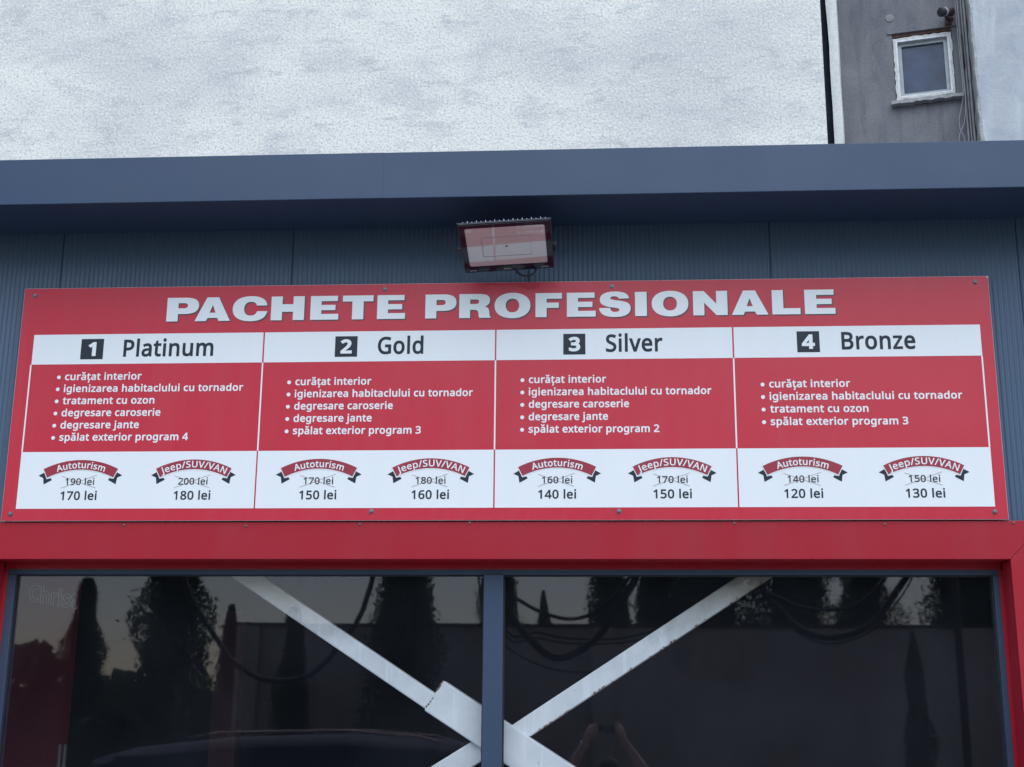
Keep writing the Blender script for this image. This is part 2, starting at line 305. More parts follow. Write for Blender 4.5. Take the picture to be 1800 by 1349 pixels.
# ------------------------------------------------------------------ lettering
GL = json.loads('''{"-":[108,[[13,77,13,103,95,103,95,77]]],"/":[125,[[3,0,93,240,122,240,32,0]]],"0":[192,[[96,-3,71,0,51,11,36,29,25,54,19,84,16,120,17,145,20,167,24,187,35,211,50,229,70,240,96,243,120,240,140,229,156,211,167,187,173,156,176,120,175,96,172,74,168,54,157,29,142,11,122,0],[96,22,119,28,134,46,141,65,144,90,146,120,144,150,141,175,134,194,119,212,96,218,72,212,57,194,51,175,47,150,46,120,47,90,51,65,57,46,72,28]]],"1":[192,[[90,0,90,168,91,191,92,209,82,200,71,190,45,170,30,189,95,240,119,240,119,0]]],"2":[192,[[16,0,16,25,79,88,109,120,120,134,128,148,133,162,135,178,132,195,123,208,109,215,92,218,76,216,62,212,35,195,19,215,34,226,51,235,71,241,92,243,122,239,145,226,160,206,165,179,163,161,157,144,148,128,136,112,103,78,53,28,175,27,175,0]]],"3":[192,[[81,-3,46,-1,30,3,15,10,15,37,48,26,81,21,109,25,128,34,138,49,142,69,138,88,124,101,103,109,75,111,52,111,52,136,75,136,101,139,120,149,132,163,135,182,132,197,124,209,110,216,92,218,74,217,58,213,31,198,16,218,31,228,48,236,68,241,91,243,124,239,147,226,161,207,166,184,162,162,152,145,136,133,116,126,141,119,159,107,169,90,173,68,171,48,163,31,151,17,133,6,110,-1]]],"4":[192,[[122,0,122,54,7,54,7,80,120,241,150,241,150,81,185,81,185,54,150,54,150,0],[36,81,122,81,122,156,122,186,124,210,116,196,108,183]]],"5":[192,[[83,-3,49,0,34,4,21,10,21,38,35,31,51,26,84,22,108,25,126,34,139,50,143,74,139,94,128,110,110,119,83,122,61,121,42,117,27,127,36,240,156,240,156,213,61,213,55,143,71,146,92,147,115,145,135,139,151,129,167,106,173,77,170,53,162,34,149,18,131,6,109,-1]]],"6":[192,[[100,-3,78,-1,59,8,42,22,29,43,23,60,20,80,18,102,20,128,23,153,29,177,39,199,54,217,73,231,97,240,128,243,144,242,158,240,158,215,144,218,129,219,108,217,90,211,77,202,66,190,58,176,53,159,48,122,50,122,59,133,72,142,87,148,107,150,135,145,157,131,172,108,176,77,174,54,167,34,156,18,131,2],[100,21,119,25,134,35,144,52,147,77,144,98,135,113,121,124,101,127,86,125,73,120,63,113,55,104,50,94,48,83,50,69,54,54,61,41,71,31,84,24]]],"7":[192,[[46,0,144,213,15,213,15,240,176,240,176,217,78,0]]],"8":[192,[[97,-3,73,-1,53,4,37,14,22,34,16,61,18,76,23,90,31,101,42,110,66,125,50,136,36,150,27,166,24,186,27,203,34,217,45,228,59,236,76,241,96,243,124,239,147,228,163,210,168,186,166,172,161,161,154,150,145,142,122,127,149,111,160,101,168,90,173,77,175,62,170,35,154,14,129,1],[97,138,113,146,126,156,135,168,138,185,135,200,127,210,113,217,95,219,79,217,65,210,56,200,53,185,55,173,59,164,66,156,75,150],[96,20,118,23,133,32,143,45,146,62,143,78,133,91,117,102,96,111,91,113,71,103,57,92,48,78,45,61,48,45,58,32,74,23]]],"9":[192,[[64,-3,49,-3,34,0,34,25,48,22,64,21,85,23,103,29,116,38,127,50,135,64,140,80,145,118,143,118,134,107,121,98,105,92,86,90,58,94,36,109,22,132,17,162,19,186,26,206,38,222,53,233,72,241,93,243,115,240,135,232,151,217,164,197,170,180,173,160,175,137,173,112,170,86,164,63,154,41,139,23,120,9,95,0],[92,113,107,114,120,119,130,127,138,136,143,146,145,157,143,171,139,185,132,198,122,209,109,216,93,218,74,215,59,204,49,187,46,163,49,142,57,126,72,116]]],"A":[215,[[0,0,94,241,121,241,214,0,183,0,154,74,59,74,31,0],[69,101,145,101,118,174,115,183,110,198,107,210,101,189,96,174]]],"B":[218,[[33,0,33,240,101,240,129,238,151,234,169,226,186,208,192,180,189,161,180,145,166,134,146,127,161,122,174,117,185,109,193,99,198,85,200,68,195,39,178,18,161,8,141,2,117,0],[63,138,107,138,133,140,149,148,158,160,161,177,157,194,147,205,129,212,102,214,63,214],[63,26,111,26,138,29,155,38,165,52,168,71,165,88,155,101,137,110,109,112,63,112]]],"C":[212,[[131,-3,108,-2,87,3,70,12,48,30,33,55,26,74,22,96,20,120,22,143,26,165,34,184,50,209,73,228,91,236,112,241,136,243,160,242,182,237,202,229,190,203,165,213,135,217,111,214,91,205,75,191,62,171,55,148,52,120,55,92,62,69,73,49,89,35,110,26,135,23,165,26,192,33,192,6,165,-1]]],"F":[174,[[33,0,33,240,167,240,167,213,63,213,63,128,160,128,160,102,63,102,63,0]]],"G":[244,[[135,-3,112,-2,91,3,73,12,50,30,34,54,26,74,22,96,20,120,22,144,27,166,35,185,47,202,61,216,78,228,97,236,120,241,145,243,183,239,216,229,205,203,176,213,143,217,117,214,94,205,76,191,63,171,55,148,52,120,54,93,61,69,73,50,90,35,113,26,142,23,169,25,189,29,189,100,137,100,137,127,220,127,220,9,180,0]]],"I":[114,[[13,0,13,17,42,24,42,216,13,222,13,240,100,240,100,222,72,216,72,24,100,17,100,0]]],"J":[92,[[-1,-64,-15,-63,-26,-59,-26,-34,-15,-36,-2,-37,14,-34,21,-29,26,-22,30,-12,31,1,31,240,61,240,61,4,57,-26,44,-47,24,-60]]],"L":[176,[[33,0,33,240,63,240,63,27,168,27,168,0]]],"N":[255,[[33,0,33,240,67,240,195,41,196,57,195,81,194,104,194,240,223,240,223,0,187,0,59,199,60,170,60,134,60,0]]],"P":[203,[[33,0,33,240,96,240,125,238,147,232,165,221,181,199,186,169,184,150,177,132,165,116,147,104,123,96,90,93,63,93,63,0],[63,119,87,119,117,122,138,130,151,145,155,168,151,188,140,202,121,211,93,214,63,214]]],"S":[184,[[83,-3,46,0,17,8,17,37,47,27,84,23,108,25,125,33,135,46,138,61,137,72,133,81,126,89,116,96,82,111,55,123,36,138,24,157,20,182,23,200,30,215,42,227,57,236,76,241,97,243,133,239,163,230,153,204,126,213,96,217,76,214,62,207,54,196,51,182,52,171,56,162,62,154,72,147,103,133,139,117,152,107,161,95,167,81,169,64,163,36,145,14,128,5,107,-1]]],"U":[245,[[122,-3,94,-1,71,7,54,21,41,39,33,60,30,85,30,240,60,240,60,84,64,58,76,39,96,27,123,23,151,27,170,40,181,60,185,85,185,240,215,240,215,85,212,61,205,40,192,22,174,8,151,0]]],"V":[201,[[86,0,0,240,32,240,86,86,95,58,101,34,107,58,116,87,170,240,201,240,116,0]]],"W":[312,[[67,0,4,240,36,240,73,93,80,63,84,36,89,65,97,95,139,240,171,240,215,94,223,63,228,36,232,63,239,94,276,240,308,240,244,0,214,0,167,157,162,177,157,194,155,204,151,186,143,156,98,0]]],"a":[188,[[72,-3,50,0,32,10,19,26,15,50,21,74,37,92,53,100,75,105,102,107,132,108,132,119,130,138,123,150,111,157,95,159,68,155,44,145,35,168,63,178,80,182,97,183,125,179,145,169,157,150,161,123,161,0,140,0,134,26,121,13,108,4,93,-2],[79,20,100,24,117,33,128,49,132,72,132,88,105,87,77,84,59,76,49,65,46,50,48,37,55,28,66,22]]],"b":[207,[[114,-3,95,-1,79,4,67,13,58,23,56,23,50,0,29,0,29,255,58,255,58,193,58,172,56,156,67,167,79,175,95,181,114,183,144,177,168,160,179,142,186,118,188,90,186,62,179,38,168,20,144,3],[109,21,131,26,146,39,155,61,157,90,152,128,136,151,109,158,85,154,69,142,61,121,58,91,61,60,69,39,85,26]]],"c":[161,[[101,-3,78,-1,58,6,42,19,29,37,21,60,18,89,21,119,30,143,43,161,60,174,80,181,103,183,129,180,150,174,141,149,122,155,102,157,73,150,55,127,49,89,52,61,62,39,78,26,100,22,126,25,147,33,147,6,127,-1]]],"d":[207,[[92,-3,62,2,39,20,27,38,21,61,18,90,21,118,27,141,39,160,62,177,93,183,112,181,127,176,139,167,148,157,150,157,149,170,148,183,148,255,178,255,178,0,154,0,150,24,139,14,127,5,112,-1],[97,21,121,25,137,37,146,56,149,84,149,89,146,119,138,141,122,154,97,159,76,154,61,140,52,118,49,89,52,60,61,39,76,26]]],"e":[189,[[105,-3,81,-1,60,7,42,20,29,38,21,61,18,89,21,116,28,139,40,158,56,172,76,180,98,183,120,181,138,173,153,161,163,145,170,125,172,102,172,84,49,84,53,57,65,38,83,26,106,22,137,25,164,34,164,8,137,-1],[50,108,141,108,139,128,131,145,117,156,98,159,79,156,64,146,55,129]]],"g":[207,[[97,-81,73,-79,51,-76,33,-69,33,-42,52,-50,74,-55,99,-56,120,-53,135,-42,145,-26,149,-5,149,2,149,13,150,24,134,9,116,0,93,-3,62,3,38,21,27,40,21,62,18,90,21,116,27,139,38,158,61,177,92,183,109,182,124,177,138,168,149,156,154,180,178,180,178,-3,176,-27,169,-46,158,-61,143,-72,123,-78],[97,21,121,24,137,35,146,55,149,83,149,90,146,121,136,143,120,155,96,158,76,154,61,141,52,119,49,89,52,60,61,38,76,25]]],"h":[208,[[29,0,29,255,58,255,58,180,56,155,58,155,69,167,82,176,98,181,115,183,143,179,164,167,176,147,180,117,180,0,151,0,151,115,141,148,111,158,85,154,69,142,61,121,58,93,58,0]]],"i":[87,[[44,210,37,211,31,215,27,220,26,229,27,237,31,243,37,246,44,247,50,246,56,243,59,237,61,229,59,220,56,215,50,211],[29,0,29,180,58,180,58,0]]],"j":[87,[[44,210,37,211,31,215,27,220,26,229,27,237,31,243,37,246,44,247,50,246,56,243,59,237,61,229,59,220,56,215,50,211],[7,-81,-7,-79,-18,-77,-18,-53,-8,-55,4,-56,14,-55,21,-50,27,-42,29,-28,29,180,58,180,58,-27,55,-49,46,-66,30,-77]]],"l":[87,[[29,0,29,255,58,255,58,0]]],"m":[314,[[29,0,29,180,52,180,57,155,68,168,81,176,96,182,111,183,136,180,155,170,167,153,179,167,193,176,209,181,226,183,253,179,272,168,283,147,287,117,287,0,258,0,258,116,248,148,221,158,198,155,184,143,175,125,172,99,172,0,143,0,143,116,134,148,106,158,83,154,69,142,61,121,58,93,58,0]]],"n":[208,[[29,0,29,180,52,180,57,155,69,168,83,176,98,182,115,183,143,179,164,168,176,147,180,117,180,0,151,0,151,115,141,148,111,158,86,154,70,142,61,121,58,93,58,0]]],"o":[203,[[101,-3,79,-1,59,8,42,21,29,39,21,63,18,90,21,118,28,141,41,159,58,173,78,181,102,183,125,181,145,172,162,159,174,141,182,118,185,90,183,63,175,40,162,21,145,8,125,-1],[102,21,125,26,142,40,151,62,154,90,151,119,142,140,125,154,101,158,78,154,61,140,52,119,49,90,52,62,62,40,78,26]]],"p":[207,[[29,-81,29,180,53,180,57,155,67,166,79,175,95,181,114,183,144,178,168,160,179,142,186,119,188,90,186,62,179,39,168,20,144,3,114,-3,95,-1,79,5,67,13,58,23,56,23,57,8,58,-7,58,-81],[109,21,124,23,137,30,146,41,152,55,156,72,157,91,155,118,146,140,130,154,109,158,85,155,70,143,61,124,58,96,58,90,61,61,69,39,85,26]]],"r":[139,[[29,0,29,180,53,180,56,147,67,161,80,173,95,181,112,183,123,183,134,181,130,154,120,156,110,156,97,155,85,149,74,140,65,128,60,113,58,96,58,0]]],"s":[161,[[74,-3,41,0,17,8,17,35,43,25,59,22,75,20,94,22,107,28,115,36,117,47,113,59,100,70,73,82,43,95,32,103,24,111,19,122,17,136,22,156,36,171,57,180,85,183,115,180,142,171,132,148,108,156,83,159,67,158,55,153,48,146,45,137,46,130,50,125,64,115,92,103,121,90,132,82,139,74,144,63,146,50,141,27,126,10,103,0]]],"t":[121,[[84,-3,70,-2,58,2,47,8,38,18,33,33,31,52,31,157,5,157,5,171,31,183,43,221,60,221,60,180,112,180,112,157,60,157,60,53,62,39,68,29,77,23,89,21,102,22,114,25,114,2,100,-2]]],"u":[208,[[92,-3,63,1,43,12,31,33,27,62,27,180,56,180,56,64,66,32,96,21,122,25,138,38,147,58,149,86,149,180,179,180,179,0,155,0,150,24,139,12,125,3,109,-2]]],"v":[171,[[68,0,0,180,32,180,70,74,76,57,81,40,84,26,89,40,95,58,101,74,139,180,171,180,102,0]]],"x":[178,[[6,0,71,92,9,180,43,180,89,112,135,180,168,180,106,92,172,0,138,0,89,72,39,0]]],"z":[158,[[13,0,13,19,110,157,19,157,19,180,142,180,142,158,47,23,145,23,145,0]]]}''')
def glyph_contours(ch):
    if ch == ' ': return 88, []
    base = {'ă': 'a', 'ț': 't'}.get(ch, ch)
    adv, raw = GL[base]
    cs = [[(c[i], c[i+1]) for i in range(0, len(c), 2)] for c in raw]
    if ch in 'ij':
        top = max(cs, key=lambda c: min(p[1] for p in c)); cs = [c if c is not top else [(p[0], p[1]+9) for p in c] for c in cs]
    if ch == 'ă':
        mid = adv*0.47; pts = []
        for k in range(9): a = math.pi + math.pi*k/8; pts.append((mid+50*math.cos(a), 266+46*math.sin(a)))
        for k in range(9): a = 2*math.pi - math.pi*k/8; pts.append((mid+32*math.cos(a), 268+22*math.sin(a)))
        cs.append(pts)
    if ch == 'ț':
        m = adv*0.6
        cs.append([(m-15, -30), (m+17, -30), (m+15, -66), (m-6, -96), (m-26, -88), (m-10, -62)])
    if ch in 'ăț':
        big = max(cs[:-1], key=lambda c: abs(area(c)))
        if area(big)*area(cs[-1]) < 0: cs[-1] = cs[-1][::-1]
    return adv, cs
def area(c): return 0.5*sum(c[i][0]*c[(i+1) % len(c)][1]-c[(i+1) % len(c)][0]*c[i][1] for i in range(len(c)))
def embolden(cs, wgt):
    if not wgt or not cs: return cs
    big = max(cs, key=lambda c: abs(area(c))); sg = 1 if area(big) > 0 else -1
    out = []
    for c in cs:
        n = len(c); q = []
        for i in range(n):
            a, b, d = Vector(c[i-1]), Vector(c[i]), Vector(c[(i+1) % n])
            e1 = (b-a).normalized(); e2 = (d-b).normalized()
            n1 = Vector((e1.y, -e1.x))*sg; n2 = Vector((e2.y, -e2.x))*sg
            nn = n1+n2
            k = nn.length
            if k < 0.3: nn = n1; s_ = 1
            else: nn = nn/k; s_ = min(1.5, 1/max(0.3, nn.dot(n1)))
            q.append(tuple(b + nn*wgt*s_))
        out.append(q)
    return out
CAPH = 240.0
def winding(c, x, z):
    w_ = 0; n = len(c)
    for i in range(n):
        x0, z0 = c[i]; x1, z1 = c[(i+1) % n]
        if z0 <= z < z1 and (x1-x0)*(z-z0)-(x-x0)*(z1-z0) > 0: w_ += 1
        elif z1 <= z < z0 and (x1-x0)*(z-z0)-(x-x0)*(z1-z0) < 0: w_ -= 1
    return w_
def tri_fill(contours, rule):
    """constrained triangulation of outlines; rule 'odd' or the sign of the outer outline"""
    vs = []; es = []
    for c in contours:
        o = len(vs); vs += [Vector(p) for p in c]; es += [(o+i, o+(i+1) % len(c)) for i in range(len(c))]
    ov, _, of, _, _, _ = delaunay_2d_cdt(vs, es, [], 0, 1e-7)
    tris = []
    for f in of:
        cx = sum(ov[i][0] for i in f)/len(f); cz = sum(ov[i][1] for i in f)/len(f)
        w_ = sum(winding(c, cx, cz) for c in contours)
        if (rule == 'odd' and w_ % 2) or (rule != 'odd' and w_*rule > 0): tris.append(tuple(f))
    return [tuple(v) for v in ov], tris
GC = {}
def glyph_fill(ch, wgt):
    if (ch, wgt) not in GC:
        adv, cs = glyph_contours(ch)
        if not cs: GC[(ch, wgt)] = (adv, [], [])
        else:
            big = max(cs, key=lambda c: abs(area(c))); sg = 1 if area(big) > 0 else -1
            v, t = tri_fill(embolden(cs, wgt), sg); GC[(ch, wgt)] = (adv, v, t)
    return GC[(ch, wgt)]
def layout(s, wgt=8):
    x = 0; out = []
    for ch in s:
        adv, v, t = glyph_fill(ch, wgt); out.append((x, adv, v, t)); x += adv+1.2*wgt
    xs = [p[0]+q[0] for q in out for p in q[2]]
    return out, min(xs), max(xs)
def fill_mesh(name, shp, mat, y):
    """flat print at depth y facing -Y; shp = (points, triangles) or a list of outlines"""
    if isinstance(shp, list): shp = tri_fill(shp, 'odd')
    v, t = shp; me = bpy.data.meshes.new(name)
    ff = []
    for f in t:
        a = sum(v[f[i]][0]*v[f[(i+1) % len(f)]][1]-v[f[(i+1) % len(f)]][0]*v[f[i]][1] for i in range(len(f)))
        ff.append(f if a > 0 else f[::-1])
    me.from_pydata([(p[0], y, p[1]) for p in v], [], ff); me.materials.append(mat); me.update()
    return me
def disc_add(shp, x, z, r, n=14):
    v, t = shp; o = len(v)
    return v+[(x+r*math.cos(2*math.pi*i/n), z+r*math.sin(2*math.pi*i/n)) for i in range(n)], t+[tuple(range(o, o+n))]
def put(me, name, parent, label=None):
    off = Vector((0, 0, 0)); q = parent
    while q is not None: off += q.location; q = q.parent
    me.transform(Matrix.Translation(-off))
    o = bpy.data.objects.new(name, me); C.objects.link(o); o.parent = parent
    if label: o['label'] = label
    return o
def text_shape(s, x0, x1, z, cap, wgt=8):
    lay, a, b = layout(s, wgt); k = cap/CAPH; kx = (x1-x0)/(b-a); V = []; T = []
    for gx, _, v, t in lay:
        o = len(V); V += [((p[0]+gx-a)*kx+x0, p[1]*k+z) for p in v]; T += [tuple(i+o for i in f) for f in t]
    return V, T
def arc_text(s, cx, cz, rad, width, cap, wgt=6):
    lay, a, b = layout(s, wgt); k = cap/CAPH; kx = width/(b-a); V = []; T = []
    for gx, adv, v, t in lay:
        m = gx+adv/2; th = ((m-a)*kx-width/2)/rad; o = len(V)
        for p in v:
            lx = (p[0]+gx-m)*kx; lz = rad+p[1]*k
            V.append((cx+lx*math.cos(th)+lz*math.sin(th), cz-lx*math.sin(th)+lz*math.cos(th)))
        T += [tuple(i+o for i in f) for f in t]
    return V, T
def disc(x, z, r, n=14): return [(x+r*math.cos(2*math.pi*i/n), z+r*math.sin(2*math.pi*i/n)) for i in range(n)]
def rect(x0, z0, x1, z1): return [(x0, z0), (x1, z0), (x1, z1), (x0, z1)]
def bez(p0, p1, p2, p3, n=7):
    return [tuple(p0[i]*(1-t)**3+3*p1[i]*t*(1-t)**2+3*p2[i]*t*t*(1-t)+p3[i]*t**3 for i in (0, 1)) for t in [k/n for k in range(1, n+1)]]
def path(*seg):
    out = [seg[0]]
    for s_ in seg[1:]:
        if len(s_) == 2: out.append(s_)
        else: out += bez(out[-1], *s_)
    return out
def ell(cx, cz, rx, rz, e=2.3, n=36):
    return [(cx+rx*math.copysign(abs(math.cos(t))**(2/e), math.cos(t)), cz+rz*math.copysign(abs(math.sin(t))**(2/e), math.sin(t)))
            for t in [2*math.pi*k/n for k in range(n)]]
# heavy extended capitals, cap height 1
WIDE = {
 'P': (1.26, [path((0,0),(0.45,0),(0.45,0.31),(0.72,0.31),((1.08,0.31),(1.26,0.42),(1.26,0.66)),((1.26,0.89),(1.08,1.0),(0.74,1.0)),(0,1)),
              path((0.45,0.55),(0.45,0.77),(0.66,0.77),((0.78,0.77),(0.82,0.73),(0.82,0.66)),((0.82,0.59),(0.78,0.55),(0.66,0.55)))]),
 'R': (1.31, [path((0,0),(0.45,0),(0.45,0.34),(0.58,0.34),((0.74,0.34),(0.79,0.30),(0.80,0.18)),((0.80,0.10),(0.81,0.04),(0.84,0)),(1.31,0),(1.31,0.03),
                   ((1.26,0.05),(1.25,0.10),(1.25,0.20)),((1.24,0.38),(1.18,0.44),(1.06,0.48)),((1.20,0.52),(1.27,0.60),(1.27,0.74)),((1.27,0.92),(1.12,1.0),(0.82,1.0)),(0,1)),
              path((0.45,0.58),(0.45,0.77),(0.66,0.77),((0.78,0.77),(0.82,0.74),(0.82,0.675)),((0.82,0.61),(0.78,0.58),(0.66,0.58)))]),
 'O': (1.47, [ell(0.735,0.5,0.735,0.53,2.2), ell(0.735,0.5,0.275,0.285,2.2)]),
 'A': (1.48, [[(0,0),(0.47,0),(0.54,0.13),(0.94,0.13),(1.01,0),(1.48,0),(0.97,1.0),(0.48,1.0)], [(0.61,0.35),(0.73,0.68),(0.86,0.35)]]),
 'C': (1.45, [path((1.45,0.39),((1.42,0.12),(1.18,-0.03),(0.76,-0.03)),((0.28,-0.03),(0,0.16),(0,0.5)),((0,0.84),(0.28,1.03),(0.76,1.03)),
                   ((1.16,1.03),(1.41,0.89),(1.44,0.63)),(1.01,0.63),((0.98,0.73),(0.90,0.79),(0.77,0.79)),((0.58,0.79),(0.48,0.69),(0.48,0.5)),((0.48,0.31),(0.58,0.21),(0.76,0.21)),((0.91,0.21),(0.99,0.27),(1.02,0.39)))]),
 'H': (1.37, [[(0,0),(0.46,0),(0.46,0.35),(0.91,0.35),(0.91,0),(1.37,0),(1.37,1),(0.91,1),(0.91,0.67),(0.46,0.67),(0.46,1),(0,1)]]),
 'E': (1.17, [[(0,0),(1.17,0),(1.17,0.24),(0.455,0.24),(0.455,0.40),(1.04,0.40),(1.04,0.62),(0.455,0.62),(0.455,0.78),(1.13,0.78),(1.13,1),(0,1)]]),
 'T': (1.27, [[(0.40,0),(0.87,0),(0.87,0.75),(1.27,0.75),(1.27,1),(0,1),(0,0.75),(0.40,0.75)]]),
 'F': (1.08, [[(0,0),(0.455,0),(0.455,0.38),(0.95,0.38),(0.95,0.60),(0.455,0.60),(0.455,0.76),(1.08,0.76),(1.08,1),(0,1)]]),
 'S': (1.29, [path((0,0.35),((0.02,0.08),(0.24,-0.03),(0.66,-0.03)),((1.07,-0.03),(1.29,0.10),(1.29,0.33)),((1.29,0.52),(1.16,0.60),(0.84,0.645)),
                   ((0.58,0.68),(0.46,0.69),(0.46,0.755)),((0.46,0.81),(0.53,0.83),(0.63,0.83)),((0.72,0.83),(0.79,0.80),(0.81,0.73)),(1.23,0.74),((1.20,0.95),(0.98,1.03),(0.64,1.03)),
                   ((0.24,1.03),(0.03,0.90),(0.03,0.70)),((0.03,0.51),(0.17,0.43),(0.44,0.385)),((0.72,0.34),(0.83,0.34),(0.83,0.265)),((0.83,0.20),(0.74,0.18),(0.65,0.18)),((0.54,0.18),(0.46,0.23),(0.45,0.35)))]),
 'I': (0.47, [rect(0,0,0.47,1)]),
 'N': (1.39, [[(0,0),(0.45,0),(0.45,0.52),(0.94,0),(1.39,0),(1.39,1),(0.94,1),(0.94,0.47),(0.44,1),(0,1)]]),
 'L': (1.14, [[(0,0),(1.14,0),(1.14,0.25),(0.455,0.25),(0.455,1),(0,1)]]),
}

# ------------------------------------------------------------------ ground
GZ = -2.85
g = MB(); g.add([(-400,-400,GZ),(400,-400,GZ),(400,400,GZ),(-400,400,GZ)], [(0,1,2,3)])
tag(g.build('ground', concrete_mat('yard_bounce_concrete', (0.30, 0.30, 0.29), (0.24, 0.24, 0.235), (0.20, 0.20, 0.20), 0.5, 0.01, 3)), kind='structure')  # ground out of view, made pale to bounce light up onto soffit and lamp

# ------------------------------------------------------------------ the car wash building
bld = empty('car_wash_building', (0, 0, GZ), 'anthracite metal clad building with red casing round its big window', 'building')
# ribbed wall panels, one metre wide
PITCH_R, PW = 0.02, 0.998
def ribbed(z0, z1, w_=PW):
    mb = MB(); n = int(round(w_/PITCH_R*10))
    vs = []
    for i in range(n+1):
        x = w_*i/n; y = 0.0030*math.cos(2*math.pi*x/PITCH_R) - 0.0012*max(0, math.cos(2*math.pi*x/PITCH_R))
        vs += [(x, y, z0), (x, y, z1)]
    mb.add(vs, [(2*i, 2*i+2, 2*i+3, 2*i+1) for i in range(n)])
    mb.add([(0,0,z0),(0,0.03,z0),(0,0.03,z1),(0,0,z1)], [(0,3,2,1)]); mb.add([(w_,0,z0),(w_,0.03,z0),(w_,0.03,z1),(w_,0,z1)], [(0,1,2,3)])
    return mb.mesh('wall_panel', M_BLUE, True)
up_me = ribbed(-0.002-GZ, 1.250-GZ); full_me = ribbed(0.0, 1.250-GZ)
SEAM0 = -1.863
for k in range(-4, 8):
    x = SEAM0 + k*1.0
    inside = -2.2 < x < 1.3
    me = up_me if (x > -2.9 and x < 2.13) else full_me
    o = bpy.data.objects.new('wall_panel', me); C.objects.link(o); o.parent = bld; o.location = (x, 0, 0)
b = MB()
b.box((-5.9, 0.034, -0.10), (6.2, 0.10, 1.365)); b.box((-5.9, 0.034, GZ+0.002), (-2.16, 0.10, -0.10)); b.box((2.14, 0.034, GZ+0.002), (6.2, 0.10, -0.10))
b.box((-2.16, 0.034, GZ+0.002), (2.14, 0.10, -2.72))
b.box((-5.9, 0.10, GZ+0.002), (-5.8, 5.0, 1.365)); b.box((6.1, 0.10, GZ+0.002), (6.2, 5.0, 1.365)); b.box((-5.9, 5.0, GZ+0.002), (6.2, 5.1, 1.365))
part(b, 'wall_core', M_GAP, bld)
b = MB(); b.box((-6.1, -0.33, 1.37), (6.4, 5.2, 1.41)); part(b, 'roof', M_FRAME, bld)
# interior lining
b = MB(); b.box((-5.79, 4.9, GZ+0.01), (6.09, 4.99, 1.29)); b.box((-5.79, 0.105, 1.30), (6.09, 4.89, 1.36)); part(b, 'interior_lining', M_INT, bld)
b = MB(); b.box((-2.95, 2.0, GZ+0.01), (-2.475, 2.08, 1.29)); part(b, 'interior_panel', M_INTRED, bld, 'dark red panel standing inside behind the left pane')
b = MB(); b.box((-1.67, 2.0, GZ+0.01), (-1.53, 2.1, -.19)); part(b, 'interior_post', plain('dark_maroon_post', (0.07, 0.012, 0.02), 0.6), bld, 'dark red post inside behind the left pane')
for x in (-2.085, -2.06):
    b = MB(); b.tube([(x, 1.0, GZ+.01), (x+0.002, 1.0, -0.885)], 0.008, 8); part(b, 'interior_pipe', M_PIPE, bld, smooth=True)
# fascia and soffit : two folded lengths with a lap joint
def fascia(x0, x1, y0):
    b = MB()
    prof = [(y0, 1.2385), (y0, 1.4335), (y0+0.012, 1.4375), (0.02, 1.445), (0.02, 1.43), (y0+0.014, 1.425), (y0+0.004, 1.418), (y0+0.004, 1.245), (-0.004, 1.254), (-0.004, 1.248), (y0+0.002, 1.2375)]
    n = len(prof)
    b.add([(x0, y, z) for y, z in prof]+[(x1, y, z) for y, z in prof],
          [(i, (i+1) % n, (i+1) % n+n, i+n) for i in range(n)]+[tuple(range(n-1, -1, -1)), tuple(range(n, 2*n))])
    b.v = [(x, y, z) for x, y, z in b.v]
    return b
part(fascia(-6.1, -0.425, -0.3610), 'fascia', M_FASCIA, bld, bevel=0.0015)
part(fascia(-0.430, 6.4, -0.3595), 'fascia', M_FASCIA, bld, bevel=0.0015)
# red casing : mitred folded sheets
ZT, ZB, XL, XR = -0.003, -0.152, -2.022, 1.996
OUTL, OUTR, BOT = -2.172, 2.146, -2.70
def casing_piece(poly, ret, name='red_casing', y0=-0.02):
    b = MB(); b.prism(poly, y0, 0.012)
    for bx in ret: b.box(*bx)
    return part(b, name, M_CASING, bld, bevel=0.0015)
gp = 0.0008
casing_piece([(XL+gp, ZB), (XR-gp, ZB), (OUTR-gp, ZT), (OUTL+gp, ZT)], [((XL+0.004, 0.0122, ZB+0.0005), (XR-0.004, 0.0975, ZB+0.004)), ((XL+0.004, 0.098, -0.1785), (XR-0.004, 0.102, ZB+0.004)), ((XL+.004, -0.012, ZB+.0045), (XR-.004, 0.012, ZB+.012))])
casing_piece([(XR+gp, ZB), (XR+gp, BOT), (OUTR, BOT), (OUTR, ZT-gp)], [((XR+0.0005, 0.0122, BOT), (XR+0.004, 0.0975, ZB)), ((1.9825, 0.098, BOT), (XR+0.004, 0.102, -0.179))])
casing_piece([(XL-gp, ZB), (OUTL, ZT-gp), (OUTL, BOT), (XL-gp, BOT)], [((XL-0.004, 0.0122, BOT), (XL-0.0005, 0.0975, ZB)), ((XL-0.004, 0.098, BOT), (-2.006, 0.102, -0.179))])
b = MB(); b.box((XL-.15, -0.05, BOT-0.03), (XR+.15, 0.1, BOT-0.001)); part(b, 'window_sill', M_CASING, bld)
def screw_mesh(r=0.0075):
    b = MB(); b.lathe([(r*1.35, 0), (r*1.35, 0.0012), (r, 0.0014), (r, 0.005), (r*0.75, 0.0066), (r*0.3, 0.007)], (0,0,0), (0,-1,0), 10)
    return b.mesh('screw', M_SCREW, False)
SCR = screw_mesh(); SCR2 = screw_mesh(0.0036)
def screw(x, y, z, parent, me):
    o = bpy.data.objects.new('screw', me); C.objects.link(o); o.parent = parent
    o.location = Vector((x, y, z)) - parent.location
    o.rotation_euler = (random.uniform(-.05, .05), random.uniform(0, 6), 0); return o
for x, z in ((-1.49, -0.016), (-0.53, -0.014), (-0.09, -0.009), (0.95, -0.012), (1.53, -0.016), (2.02, -0.012), (-0.99, -0.020)):
    screw(x, -0.0205, z, bld, SCR2)
